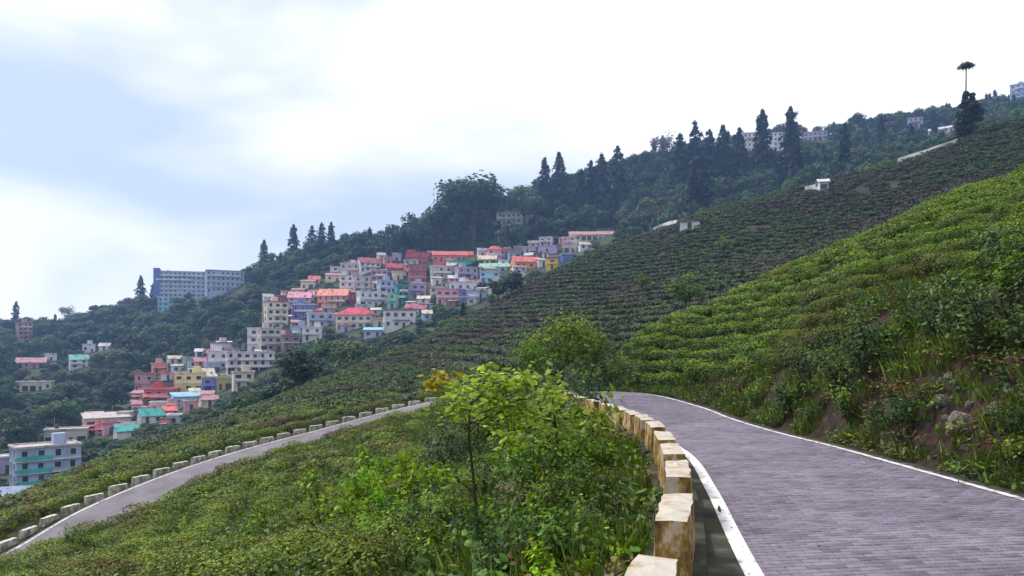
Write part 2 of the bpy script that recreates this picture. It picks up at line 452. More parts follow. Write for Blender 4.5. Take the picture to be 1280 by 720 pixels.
MT['road'] = rough_mat('road_bedding', [(.3, (.055, .05, .05)), (.6, (.085, .078, .08)), (.75, (.11, .10, .10))], 1.2, 8, .9, .3, 40, 'g')
MT['far_road'] = rough_mat('distant_paving', [(.3, (.13, .115, .13)), (.55, (.19, .17, .195)), (.75, (.23, .205, .23))], .9, 8, .85, .3, 12, 'g')
MT['line'] = rough_mat('white_road_paint', [(.30, (.22, .20, .22)), (.37, (.60, .58, .57)), (.46, (.74, .73, .72)), (.7, (.80, .80, .79))], 7, 10, .6, .2, 60, 'g')
MT['thin_line'] = rough_mat('worn_road_paint', [(.36, (.20, .18, .19)), (.44, (.52, .50, .49)), (.54, (.70, .69, .68)), (.7, (.76, .76, .75))], 6, 9, .7, .2, 60, 'g')
MT['shoulder'] = rough_mat('mossy_concrete', [(.32, (.018, .017, .013)), (.46, (.045, .042, .034)), (.54, (.045, .052, .022)), (.64, (.085, .078, .07)), (.78, (.16, .15, .14))], 3.2, 9, .9, .5, 25, 'g')

# whitewashed parapet: the top keeps its lime, the sides are stained ochre and black
def parapet_mat(name, white, stain, dark, k):
    m, t, b = newmat(name)
    oc = gpos(t)
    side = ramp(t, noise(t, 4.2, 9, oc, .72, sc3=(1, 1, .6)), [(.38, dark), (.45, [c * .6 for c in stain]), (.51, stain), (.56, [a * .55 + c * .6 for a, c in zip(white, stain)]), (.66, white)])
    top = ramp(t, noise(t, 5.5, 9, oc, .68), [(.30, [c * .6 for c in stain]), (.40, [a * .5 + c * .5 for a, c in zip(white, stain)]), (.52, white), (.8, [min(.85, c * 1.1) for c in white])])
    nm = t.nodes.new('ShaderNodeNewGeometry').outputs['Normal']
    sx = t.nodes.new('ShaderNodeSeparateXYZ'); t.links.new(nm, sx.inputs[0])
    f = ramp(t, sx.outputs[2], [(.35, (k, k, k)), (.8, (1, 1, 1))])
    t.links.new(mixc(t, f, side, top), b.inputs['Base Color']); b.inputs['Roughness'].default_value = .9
    bn = t.nodes.new('ShaderNodeBump'); bn.inputs['Strength'].default_value = .5; bn.inputs['Distance'].default_value = .015
    t.links.new(noise(t, 26, 7, oc), bn.inputs['Height']); t.links.new(bn.outputs[0], b.inputs['Normal'])
    return m
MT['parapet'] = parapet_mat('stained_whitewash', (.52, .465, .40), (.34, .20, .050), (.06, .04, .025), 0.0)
MT['parapet_far'] = parapet_mat('pale_whitewash', (.58, .56, .49), (.33, .31, .22), (.09, .09, .07), .15)
MT['rock'] = rough_mat('bank_rock', [(.30, (.04, .03, .025)), (.45, (.14, .115, .095)), (.60, (.27, .24, .20)), (.8, (.42, .38, .33))], 4, 9, .9, .8, 9, 'o', .05)

def wall_mat(col, name):
    c = col
    return rough_mat(name, [(.28, [x * .55 for x in c]), (.40, [x * .86 for x in c]), (.50, c), (.7, [min(.9, x * 1.1) for x in c])], .42, 8, .9, coord='g', sc3=(1, 1, .4))
_wm = {}
def wmat(key, rgb):
    if key not in _wm:
        c = srgb(*rgb)[:3]
        if key.startswith('r_'):      # sheet and slab roofs: faded, rusty, patched
            _wm[key] = rough_mat(key + '_sheet', [(.30, (.10, .055, .035)), (.40, [x * .62 + .02 for x in c]), (.50, c), (.62, [x * .80 + .06 for x in c]), (.72, [min(.9, x * 1.1) for x in c])], .55, 9, .75, coord='g', sc3=(1, 1, .5))
        else: _wm[key] = wall_mat(c, key + '_paint')
    return _wm[key]
m, t, b = newmat('dark_window_glass')
b.inputs['Base Color'].default_value = (.03, .035, .05, 1); b.inputs['Roughness'].default_value = .12; b.inputs['Specular IOR Level'].default_value = .5
MT['glass'] = m
MT['frame'] = rough_mat('pale_window_frame', [(.3, (.45, .44, .44)), (.7, (.62, .61, .60))], 3)
MT['door'] = rough_mat('dark_door_paint', [(.3, (.07, .05, .05)), (.7, (.12, .09, .08))], 3)
MT['metal'] = rough_mat('grey_metal', [(.3, (.16, .16, .17)), (.7, (.30, .30, .31))], 3, 4, .5)
# ------------------------------------------------------------------ ground sheet
azs = np.concatenate([np.arange(-180, -52, 3.0), np.arange(-52, 52, 0.25), np.arange(52, 180, 3.0)])
rs = np.exp(np.linspace(math.log(.62), math.log(870), 440))
A, Rr = np.meshgrid(np.radians(azs), rs, indexing='ij')
X, Y = Rr * np.sin(A), Rr * np.cos(A)
Zg = ground_z(X, Y)
na, nr = X.shape
V = np.stack([X, Y, Zg], -1).reshape(-1, 3)
i = np.arange(na)[:, None]; j = np.arange(nr - 1)[None]
i2 = (i + 1) % na
Fq = np.stack(np.broadcast_arrays(i * nr + j, i2 * nr + j, i2 * nr + j + 1, i * nr + j + 1), -1).reshape(-1, 4)[:, ::-1]
Fq = np.ascontiguousarray(Fq)
gme = mesh('ground', V, Fq, [MT['ground']], smooth=True)
x_, y_ = V[:, 0], V[:, 1]
rr_ = np.hypot(x_, y_)
k7 = keyr(x_, y_, 7); k4 = keyr(x_, y_, 4)
wood = sstep(0, 1, (rr_ - k7 - 6) / 18)
mid = sstep(0, 1, (rr_ - k4 * 1.05) / (k4 * .25))
bankv = np.zeros(len(V))
mm = rr_ < 75
d, rz, side, idx = near_road(x_[mm], y_[mm])
bankv[mm] = np.where((side > 0) & (idx < 11 * NSUB), sstep(0.2, .6, d) * (1 - sstep(0, 1.6, d - 1.3 - 2.9 * sstep(1010, 1120, CX + F * x_[mm] / np.maximum(y_[mm], .5)) + 2 * fbm(x_[mm] / 2, y_[mm] / 2, 9))), 0)
for nme, arr in (('bank', bankv), ('mid', mid), ('wood', wood)):
    a = gme.attributes.new(nme, 'FLOAT', 'POINT'); a.data.foreach_set('value', arr.astype(np.float32))
gobj = link('ground', gme)
tag(gobj, 'tea covered hillside falling away from the road to the village', kind='structure')

# ------------------------------------------------------------------ road
def offs(k, a):
    """points across the road: k sample index array, a metres right of the left edge (negative = beyond it)"""
    n = RR[k] - RL[k]; n = n / np.linalg.norm(n, axis=1)[:, None]
    return RL[k] + n * a
def offs_r(k, a):
    n = RR[k] - RL[k]; n = n / np.linalg.norm(n, axis=1)[:, None]
    return RR[k] + n * a
def strip(name, k, left, right, dz0, dz1, mat, nx=1, parent=None, skirt=0):
    k = np.asarray(k); V = []; Fs = []
    for q in range(nx + 1):
        f = q / nx
        p = left * (1 - f) + right * f
        V.append(np.column_stack([p, RZ[k] + dz0 * (1 - f) + dz1 * f]))
    n = len(k); V = np.concatenate(V)
    for q in range(nx):
        for s in range(n - 1):
            Fs.append((q * n + s, (q + 1) * n + s, (q + 1) * n + s + 1, q * n + s + 1))
    return link(name, mesh(name, V, Fs, [mat]), parent)
KX = 12 * NSUB
kU = np.arange(0, KX + 1); kD = np.arange(KX, len(RL))
road = strip('road', kU, offs(kU, -.16), offs_r(kU, .14), -.045, -.045, MT['road'], 6)
tag(road, 'block paved mauve grey hill road bending past the parapet', kind='structure')
low = strip('road', kD, offs(kD, -.05), offs_r(kD, .05), .0, .0, MT['far_road'], 4)
tag(low, 'lower leg of the hairpin road sweeping down beside white blocks', kind='structure')
strip('edge_line', kU, offs(kU, .0), offs(kU, .15), .019, .019, MT['line'], 1, road)
strip('edge_line', kU, offs_r(kU, -.12), offs_r(kU, -.01), .009, .009, MT['thin_line'], 1, road)
strip('edge_line', kD, offs_r(kD, -.16), offs_r(kD, -.06), .006, .006, MT['thin_line'], 1, low)
sh = strip('road_shoulder', kU, offs(kU, -.95), offs(kU, .03), -.004, .013, MT['shoulder'], 3)
tag(sh, 'mossy concrete strip between the parapet and the white line', kind='structure')
sh2 = strip('road_shoulder', kU, offs_r(kU, .145), offs_r(kU, .42), -.03, -.05, MT['shoulder'], 2)
tag(sh2, 'grey concrete strip along the foot of the bank', kind='structure')

# pavers laid in rows across the road
sc = np.concatenate([[0], np.cumsum(np.linalg.norm(np.diff(RC[:KX + 1], axis=0), axis=1))])
s0 = np.interp(3.0, RC[:KX + 1, 1], sc)
PL, PW, PG = .168, .090, .010
rows = np.arange(s0, sc[-1], PW)
pav = []
for q, s in enumerate(rows):
    f = np.interp(s, sc, np.arange(KX + 1)); k = int(min(f, KX - 1)); fr = f - k
    L = RL[k] * (1 - fr) + RL[k + 1] * fr; Rt = RR[k] * (1 - fr) + RR[k + 1] * fr
    z = RZ[k] * (1 - fr) + RZ[k + 1] * fr
    wv = Rt - L; wd = np.linalg.norm(wv); wv /= wd
    nb = int((wd + .24) / PL)
    st = -.12 + (.5 * PL if q % 2 else 0)
    for c in range(nb):
        o = st + (c + .5) * PL
        if o + PL / 2 > wd + .13: break
        if o + PL / 2 < .03: continue
        p = L + wv * o
        pav.append((p[0], p[1], z, atan2(wv[1], wv[0])))
pav = np.array(pav)
px = CX + F * pav[:, 0] / pav[:, 1]; py = HY + F * 1.7 / pav[:, 1]
inv = (px > -10) & (px < 1295) & (py < 730)
order = np.argsort(np.where(inv, pav[:, 1], 1e9))
def paver_verts():
    a, b2 = (PL - PG) / 2, (PW - PG) / 2; e = .007
    return np.array([(-a,-b2,-.05),(a,-b2,-.05),(a,b2,-.05),(-a,b2,-.05),(-a,-b2,-e),(a,-b2,-e),(a,b2,-e),(-a,b2,-e),(-a+e,-b2+e,0),(a-e,-b2+e,0),(a-e,b2-e,0),(-a+e,b2-e,0)])
PF = np.array([(0,1,5,4),(1,2,6,5),(2,3,7,6),(3,0,4,7),(4,5,9,8),(5,6,10,9),(6,7,11,10),(7,4,8,11),(8,9,10,11)])
PVT = paver_verts()
pme = mesh('paver', PVT, PF, [MT['paver']])
pr_ = np.random.default_rng(3)
for k in order[:300]:
    o = link('paver', pme, road, (pav[k, 0], pav[k, 1], pav[k, 2] + pr_.normal(0, .0015)))
    o.rotation_euler = (pr_.normal(0, .010), pr_.normal(0, .006), pav[k, 3] + pr_.normal(0, .006))
rest = pav[order[300:]]
n = len(rest)
cs, sn = np.cos(rest[:, 3] + pr_.normal(0, .006, n)), np.sin(rest[:, 3])
lv = np.broadcast_to(PVT, (n, 12, 3)).copy()
lv[:, :, 2] += pr_.normal(0, .0015, n)[:, None] + lv[:, :, 1] * pr_.normal(0, .012, n)[:, None]
wx = lv[:, :, 0] * cs[:, None] - lv[:, :, 1] * sn[:, None] + rest[:, 0:1]
wy = lv[:, :, 0] * sn[:, None] + lv[:, :, 1] * cs[:, None] + rest[:, 1:2]
wz = lv[:, :, 2] + rest[:, 2:3]
VV = np.stack([wx, wy, wz], -1).reshape(-1, 3)
FF = (PF[None] + 12 * np.arange(n)[:, None, None]).reshape(-1, 4)
tag(link('paver_field', mesh('paver_field', VV, np.ascontiguousarray(FF), [MT['paver']], tone=np.repeat(pr_.random(n), len(PF))), road), kind='stuff')

# ------------------------------------------------------------------ parapets of whitewashed blocks
def block_mesh(name, l, w_, h, depth, seed, mat):
    r_ = np.random.default_rng(seed)
    nx, ny, nz = 7, 3, 5
    xs = np.linspace(-l / 2, l / 2, nx); ys = np.linspace(-w_ / 2, w_ / 2, ny); zs = np.linspace(-depth, h, nz)
    idx = {}; V = []; Fs = []
    def vid(i, j, k):
        if (i, j, k) not in idx:
            p = np.array([xs[i], ys[j], zs[k]])
            ex = (i in (0, nx - 1)) + (j in (0, ny - 1)) + (k == nz - 1)
            if ex >= 2: p *= np.array([1 - .025 * ex, 1 - .06 * ex, 1]); p[2] -= .005 * ex if k == nz - 1 else 0
            p += r_.normal(0, 1, 3) * (.010, .008, .008)
            idx[(i, j, k)] = len(V); V.append(p)
        return idx[(i, j, k)]
    for i in range(nx - 1):
        for j in range(ny - 1): Fs.append((vid(i,j,nz-1), vid(i+1,j,nz-1), vid(i+1,j+1,nz-1), vid(i,j+1,nz-1)))
    for i in range(nx - 1):
        for k in range(nz - 1):
            Fs.append((vid(i,0,k), vid(i+1,0,k), vid(i+1,0,k+1), vid(i,0,k+1)))
            Fs.append((vid(i+1,ny-1,k), vid(i,ny-1,k), vid(i,ny-1,k+1), vid(i+1,ny-1,k+1)))
    for j in range(ny - 1):
        for k in range(nz - 1):
            Fs.append((vid(0,j+1,k), vid(0,j,k), vid(0,j,k+1), vid(0,j+1,k+1)))
            Fs.append((vid(nx-1,j,k), vid(nx-1,j+1,k), vid(nx-1,j+1,k+1), vid(nx-1,j,k+1)))
    return mesh(name, V, Fs, [mat])
ORD = ['nearest', 'second', 'third', 'fourth', 'fifth', 'sixth', 'seventh', 'eighth', 'ninth', 'tenth', 'eleventh', 'twelfth', 'thirteenth', 'fourteenth', 'fifteenth',
       'sixteenth', 'seventeenth', 'eighteenth', 'nineteenth', 'twentieth', 'twenty-first', 'twenty-second', 'twenty-third', 'twenty-fourth', 'twenty-fifth', 'twenty-sixth', 'twenty-seventh', 'twenty-eighth', 'twenty-ninth', 'thirtieth', 'thirty-first', 'thirty-second', 'thirty-third', 'thirty-fourth', 'thirty-fifth', 'thirty-sixth', 'thirty-seventh', 'thirty-eighth', 'thirty-ninth', 'fortieth'] + ['forty-' + q for q in ('first', 'second', 'third', 'fourth', 'fifth', 'sixth', 'seventh', 'eighth', 'ninth')] + ['fiftieth'] + ['fifty-' + q for q in ('first', 'second', 'third', 'fourth', 'fifth', 'sixth')]
ROW = [(.76, 4.1), (1.26, 5.72), (1.70, 7.6), (1.97, 9.15), (2.17, 10.55), (2.36, 12.2), (2.46, 13.8), (2.50, 15.4), (2.48, 17.0), (2.40, 18.6), (2.22, 20.2), (1.97, 21.8), (1.65, 23.4), (1.2, 25.0)]
bms = [block_mesh('parapet_block', 1.14, .275, .52, .75, k, MT['parapet']) for k in range(4)]
look = ['stained ochre', 'whitewashed and rust streaked', 'lime topped and weathered', 'pale topped and mossy']
for k, (bx, by) in enumerate(ROW):
    t0, t1 = ROW[max(k - 1, 0)], ROW[min(k + 1, len(ROW) - 1)]
    _, rz, _, _ = near_road([bx], [by])
    o = link('parapet_block', bms[k % 4], None, (bx, by, float(rz[0]) + (-.04 if k == 0 else 0)), atan2(t1[1] - t0[1], t1[0] - t0[0]))
    if k == 0: o.scale = (.85, 1.12, .95)
    nm = ['nearest', 'second nearest', 'third nearest'][k] if k < 3 else ORD[k]
    tag(o, f'{look[k % 4]} parapet block, {nm}' + (' to the viewer beside the paved road' if k < 3 else ' along the paved road counting from the nearest'), 'parapet block', 'stained parapet blocks beside the paved road')
fp = catmull([(.1, 1.6)] + ROW, 6)
tn = np.gradient(fp, axis=0); tn /= np.linalg.norm(tn, axis=1)[:, None]; nn = np.column_stack([-tn[:, 1], tn[:, 0]])
_, frz, _, _ = near_road(fp[:, 0], fp[:, 1])
rows_ = [(.24, -.6), (.235, .10), (-.235, .10), (-.24, -.3)]
V = np.concatenate([np.column_stack([fp + nn * a, frz + h + pr_.normal(0, .008, len(fp))]) for a, h in rows_])
m_ = len(fp)
Fs = [(q * m_ + s, q * m_ + s + 1, (q + 1) * m_ + s + 1, (q + 1) * m_ + s) for q in range(3) for s in range(m_ - 1)]
tag(link('parapet_footing', mesh('parapet_footing', V, Fs, [MT['shoulder']])), 'low dark mossy footing wall under the row of stained parapet blocks', 'footing wall')

kk = np.arange(int(16.3 * NSUB), 24 * NSUB)
op = offs_r(kk, .42)
ol = np.concatenate([[0], np.cumsum(np.linalg.norm(np.diff(op, axis=0), axis=1))])
fbm_ = [block_mesh('roadside_block', .92, .24, .24, .5, 10 + k, MT['parapet_far']) for k in range(4)]
pos = np.arange(.8, ol[-1], 1.22)
vis = []
for q, s in enumerate(pos):
    x, y = np.interp(s, ol, op[:, 0]), np.interp(s, ol, op[:, 1])
    x2, y2 = np.interp(s + .4, ol, op[:, 0]), np.interp(s + .4, ol, op[:, 1])
    z = np.interp(s, ol, RZ[kk])
    u, v = proj(x, y, z)
    if -25 < u < 1280 and y > 5: vis.append((x, y, z, atan2(y2 - y, x2 - x), u))
vis.sort(key=lambda a: a[4])
for q, (x, y, z, a, u) in enumerate(vis):
    o = link('roadside_block', fbm_[q % 4], None, (x, y, z), a)
    nm = 'lowest' if q == 0 else ORD[q]
    tag(o, f'pale whitewashed roadside block, {nm} ' + ('of the row at the bottom of the lower road' if q == 0 else 'up from the bottom of the lower road'), 'roadside block', 'whitewashed blocks along the lower road')

# ------------------------------------------------------------------ foliage builders
def leaf_arrays(P, Nn, size, asp, tone, oval=False, fold=.18, D=None, r_=rng):
    n = len(P)
    Nn = Nn / (np.linalg.norm(Nn, axis=1)[:, None] + 1e-9)
    if D is None: D = r_.normal(size=(n, 3))
    D = D - (D * Nn).sum(1)[:, None] * Nn
    D /= np.linalg.norm(D, axis=1)[:, None] + 1e-9
    T = np.cross(Nn, D)
    s = np.broadcast_to(size, (n,))[:, None] * 1.0; w_ = s * asp
    b0 = P - D * s / 2; t0 = P + D * s / 2
    if not oval:
        f = Nn * w_ * fold
        V = np.stack([b0, P + T * w_ / 2 - f, t0, P - T * w_ / 2 - f], 1).reshape(-1, 3)
        Fq = np.arange(n * 4).reshape(-1, 4)
        return V, Fq, np.asarray(tone)
    f = Nn * w_ * fold
    V = np.stack([b0, P - D * s * .22 + T * w_ * .46 - f, P + D * s * .16 + T * w_ * .40 - f, t0 - Nn * s * .12, P + D * s * .16 - T * w_ * .40 - f, P - D * s * .22 - T * w_ * .46 - f], 1).reshape(-1, 3)
    b_ = np.arange(n)[:, None] * 6
    Fq = np.concatenate([b_ + np.array([0, 1, 2, 3]), b_ + np.array([0, 3, 4, 5])], 1).reshape(-1, 4)
    return V, np.ascontiguousarray(Fq), np.repeat(np.asarray(tone), 2)

def dirs(n, r_): 
    v = r_.normal(size=(n, 3)); return v / np.linalg.norm(v, axis=1)[:, None]

def tea_mesh(seed, n, ls, mat):
    r_ = np.random.default_rng(seed)
    d = dirs(n, r_); d[:, 2] = np.abs(d[:, 2])
    rad = .55 * (1 + .18 * np.sin(3 * np.arctan2(d[:, 1], d[:, 0]) + seed)) * r_.uniform(.82, 1.08, n)
    P = np.column_stack([d[:, 0] * rad, d[:, 1] * rad, .12 + .48 * np.sqrt(d[:, 2]) * r_.uniform(.86, 1.08, n)])
    P[:, 2] *= np.where(r_.random(n) < .25, r_.uniform(.4, 1, n), 1)
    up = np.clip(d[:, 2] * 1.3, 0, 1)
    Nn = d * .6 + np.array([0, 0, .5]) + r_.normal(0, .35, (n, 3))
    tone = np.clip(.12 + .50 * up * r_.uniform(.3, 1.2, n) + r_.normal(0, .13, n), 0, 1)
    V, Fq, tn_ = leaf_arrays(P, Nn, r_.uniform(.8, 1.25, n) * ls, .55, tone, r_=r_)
    return mesh('tea_bush', V, Fq, [mat], tone=tn_)

def broad_parts(seed, Rc=4.2, H=9.5, n=1500, ls=.75, mat='broad', kb=17, flatten=.75, airy=0, column=False):
    r_ = np.random.default_rng(seed)
    cc = []
    for q in range(kb):
        d = dirs(1, r_)[0]; f = r_.uniform(.35, .8)
        cc.append((d[0] * Rc * f, d[1] * Rc * f, H * .60 + d[2] * Rc * flatten * f, Rc * r_.uniform(.28, .48), r_.uniform(-.2, .25)))
    if column:
        cc = []
        for q in range(kb):
            f = (q + .5) / kb; a = r_.random() * 6.28; pr = Rc * (.45 + .35 * sin(pi * min(1, f * 1.1 + .15))) * (1 - .45 * f ** 3)
            cc.append((pr * .7 * cos(a), pr * .7 * sin(a), H * (.10 + .82 * f), pr * r_.uniform(.5, .75), r_.uniform(-.2, .2)))
    cc = np.array(cc)
    k = r_.integers(0, kb, n)
    d = dirs(n, r_); d[:, 2] = np.where(d[:, 2] < -.3, -d[:, 2], d[:, 2])
    P = cc[k, :3] + d * (cc[k, 3] * r_.uniform(.70, 1.10 + airy, n))[:, None]
    Nn = d + r_.normal(0, .45, (n, 3)) + np.array([0, 0, .25])
    tone = np.clip(.42 + cc[k, 4] + r_.normal(0, .18, n), 0, 1)
    V, Fq, tn_ = leaf_arrays(P, Nn, ls * r_.uniform(.6, 1.3, n), .75, tone, r_=r_)
    crown = mesh('crown', V, Fq, [MT[mat]], tone=tn_)
    mb = MB(); b_ = Rc * .06
    mb.tube([(0, 0, -2), (.05 * Rc, 0, H * .25), (-.03 * Rc, .04 * Rc, H * .62)], [b_ * 1.5, b_, b_ * .5], 6)
    for q in range(4):
        c = cc[q]
        mb.tube([(0, 0, H * .3), (c[0] * .5, c[1] * .5, H * .45), tuple(c[:3])], [b_ * .7, b_ * .45, b_ * .15], 5)
    return crown, mb.mesh('trunk', MT['bark'])

def conifer_parts(seed, H=21, Rm=3.0, n=1900, ls=.62, kind=0):
    r_ = np.random.default_rng(seed)
    P = []; Nn = []; tone = []; D = []
    ex_ = (.30, .55, .36, .62, .42)[seed % 5]; wd_ = (.70, 1.0, .62, .92, .8)[seed % 5]
    tiers = 19 if kind == 0 else 11
    for q in range(tiers):
        f = q / (tiers - 1); z = H * (.10 + .88 * f + r_.normal(0, .008))
        prof = ((1 - f) ** ex_ * Rm * wd_ + .45) * r_.uniform(.62, 1.2)
        if kind == 1: prof = Rm * (.55 + .45 * sin(pi * min(1, f * 1.05))) * (1 - .55 * f)
        nb = 5 + int(r_.integers(0, 3)); a0 = r_.random() * 6
        for bq in range(nb):
            a = a0 + 2 * pi * bq / nb + r_.normal(0, .2); L = prof * r_.uniform(.55, 1.2)
            if r_.random() < .08: continue
            m_ = max(4, int(n / tiers / nb * (1.5 - f)))
            t = np.sqrt(r_.random(m_)); sp = .30 * L * (1 - .4 * t)
            x = t * L; yy = r_.normal(0, 1, m_) * sp * .55; zz = z - .32 * x * x / max(L, .5) + r_.normal(0, .30, m_) + .10 * L
            P.append(np.column_stack([x * cos(a) - yy * sin(a), x * sin(a) + yy * cos(a), zz]))
            Nn.append(np.column_stack([np.full(m_, .5 * cos(a)), np.full(m_, .5 * sin(a)), np.full(m_, .8)]) + r_.normal(0, .4, (m_, 3)))
            D.append(np.column_stack([np.full(m_, cos(a)), np.full(m_, sin(a)), np.full(m_, -.5)]) + r_.normal(0, .4, (m_, 3)))
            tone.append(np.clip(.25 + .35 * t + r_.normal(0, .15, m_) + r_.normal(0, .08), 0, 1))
    P = np.concatenate(P); Nn = np.concatenate(Nn); D = np.concatenate(D); tone = np.concatenate(tone)
    V, Fq, tn_ = leaf_arrays(P, Nn, ls * r_.uniform(.7, 1.3, len(P)), .6, tone, D=D, r_=r_)
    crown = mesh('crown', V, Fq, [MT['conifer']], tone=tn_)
    return crown, MB().tube([(0, 0, -2), (0, 0, H * .5), (.05, 0, H)], [H * .016, H * .010, .04], 6).mesh('trunk', MT['bark'])

def shrub_parts(seed, Rc=.8, H=1.1, n=520, ls=.12, mat='fresh', asp=.6, nst=9, cluster=.26, oval=True, tbias=0.):
    r_ = np.random.default_rng(seed)
    mb = MB(); tips = []
    for q in range(nst):
        a = r_.random() * 2 * pi; rr = Rc * math.sqrt(r_.random()); h = H * r_.uniform(.45, 1.05) * (1 - .35 * (rr / Rc) ** 2)
        p0 = (rr * .15 * cos(a), rr * .15 * sin(a), -.12); p1 = (rr * .55 * cos(a), rr * .55 * sin(a), h * .55); p2 = (rr * cos(a), rr * sin(a), h)
        mb.tube([p0, p1, p2], [.016 * Rc + .004, .010 * Rc + .003, .004], 5)
        tips += [p2, tuple((np.array(p1) + np.array(p2)) / 2), p1]
    tips = np.array(tips)
    k = r_.integers(0, len(tips), n)
    d = dirs(n, r_)
    P = tips[k] + d * (cluster * Rc * r_.uniform(.3, 1.3, n))[:, None]
    P[:, 2] = np.maximum(P[:, 2], .03)
    Nn = np.column_stack([P[:, 0], P[:, 1], np.full(n, Rc * .9)]) / Rc + r_.normal(0, .45, (n, 3))
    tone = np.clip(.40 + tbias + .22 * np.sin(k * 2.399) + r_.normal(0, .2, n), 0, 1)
    Dd = d + np.array([0, 0, -.35])
    V, Fq, tn_ = leaf_arrays(P, Nn, ls * r_.uniform(.55, 1.3, n), asp, tone, oval=oval, D=Dd, r_=r_)
    return mesh('foliage', V, Fq, [MT[mat]], tone=tn_), mb.mesh('stems', MT['twig'])

def tuft_mesh(seed, n, h, mat, spread=.16, wide=.05):
    r_ = np.random.default_rng(seed)
    a = r_.random(n) * 2 * pi; lean = r_.uniform(.05, .7, n)
    D = np.column_stack([np.cos(a) * lean, np.sin(a) * lean, np.ones(n)])
    s = h * r_.uniform(.5, 1.2, n)
    P = np.column_stack([r_.normal(0, spread * .5, n), r_.normal(0, spread * .5, n), np.zeros(n)]) + D / np.linalg.norm(D, axis=1)[:, None] * (s / 2)[:, None]
    Nn = np.column_stack([np.cos(a + 1.5), np.sin(a + 1.5), np.full(n, .3)])
    V, Fq, tn_ = leaf_arrays(P, Nn, s, wide, r_.random(n), D=D, r_=r_)
    return mesh('grass_tuft', V, Fq, [MT[mat]], tone=tn_)

def weed_mesh(seed, n, R_, h, ls, mat):
    r_ = np.random.default_rng(seed)
    P = np.column_stack([r_.normal(0, R_ * .5, n), r_.normal(0, R_ * .5, n), h * np.sqrt(r_.random(n))])
    Nn = r_.normal(0, .5, (n, 3)) + np.array([0, 0, .8])
    V, Fq, tn_ = leaf_arrays(P, Nn, ls * r_.uniform(.6, 1.3, n), .55, np.clip(P[:, 2] / h * .5 + r_.normal(.2, .2, n), 0, 1), oval=True, r_=r_)
    return mesh('weed', V, Fq, [MT[mat]], tone=tn_)

def scatter(name, label, sources, pts, scl, rotz, idx, tilt=None):
    """one object of kind stuff: a cloud of points that geometry nodes dress with the source meshes"""
    n = len(pts)
    me = bpy.data.meshes.new(name); me.vertices.add(n); me.vertices.foreach_set('co', np.asarray(pts, np.float32).ravel())
    a = me.attributes.new('scl', 'FLOAT_VECTOR', 'POINT'); s3 = np.asarray(scl, np.float32)
    if s3.ndim == 1: s3 = np.repeat(s3[:, None], 3, 1)
    a.data.foreach_set('vector', s3.ravel())
    e = np.zeros((n, 3), np.float32); e[:, 2] = rotz
    if tilt is not None: e[:, :2] = tilt
    a = me.attributes.new('eul', 'FLOAT_VECTOR', 'POINT'); a.data.foreach_set('vector', e.ravel())
    a = me.attributes.new('pick', 'INT', 'POINT'); a.data.foreach_set('value', np.asarray(idx, np.int32))
    o = link(name, me)
    tag(o, label, kind='stuff')
    g = bpy.data.node_groups.new(name + '_nodes', 'GeometryNodeTree')
    g.interface.new_socket('Geometry', in_out='INPUT', socket_type='NodeSocketGeometry')
    g.interface.new_socket('Geometry', in_out='OUTPUT', socket_type='NodeSocketGeometry')
    gi = g.nodes.new('NodeGroupInput'); go = g.nodes.new('NodeGroupOutput')
    ip = g.nodes.new('GeometryNodeInstanceOnPoints'); jn = g.nodes.new('GeometryNodeJoinGeometry')
    m2p = g.nodes.new('GeometryNodeMeshToPoints')
    for src in reversed(sources):
        oi = g.nodes.new('GeometryNodeObjectInfo'); oi.inputs['Object'].default_value = src; oi.inputs['As Instance'].default_value = True
        g.links.new(oi.outputs['Geometry'], jn.inputs[0])
    def na_(nm, ty):
        q = g.nodes.new('GeometryNodeInputNamedAttribute'); q.data_type = ty; q.inputs[0].default_value = nm; return q.outputs['Attribute']
    g.links.new(gi.outputs[0], m2p.inputs['Mesh']); g.links.new(m2p.outputs[0], ip.inputs['Points'])
    g.links.new(jn.outputs[0], ip.inputs['Instance']); ip.inputs['Pick Instance'].default_value = True
    g.links.new(na_('pick', 'INT'), ip.inputs['Instance Index'])
    g.links.new(na_('eul', 'FLOAT_VECTOR'), ip.inputs['Rotation']); g.links.new(na_('scl', 'FLOAT_VECTOR'), ip.inputs['Scale'])
    g.links.new(ip.outputs[0], go.inputs[0])
    md = o.modifiers.new('scatter', 'NODES'); md.node_group = g
    return o

def source(name, me):
    return bpy.data.objects.new(name, me)          # not linked: only a pattern for the scatter

def thing_of(name, label, cat, group, loc, rz, scl, parts):
    r = empty(name, loc, rz, scl)
    tag(r, label, cat, group)
    for nm, me in parts: link(nm, me, r)
    return r

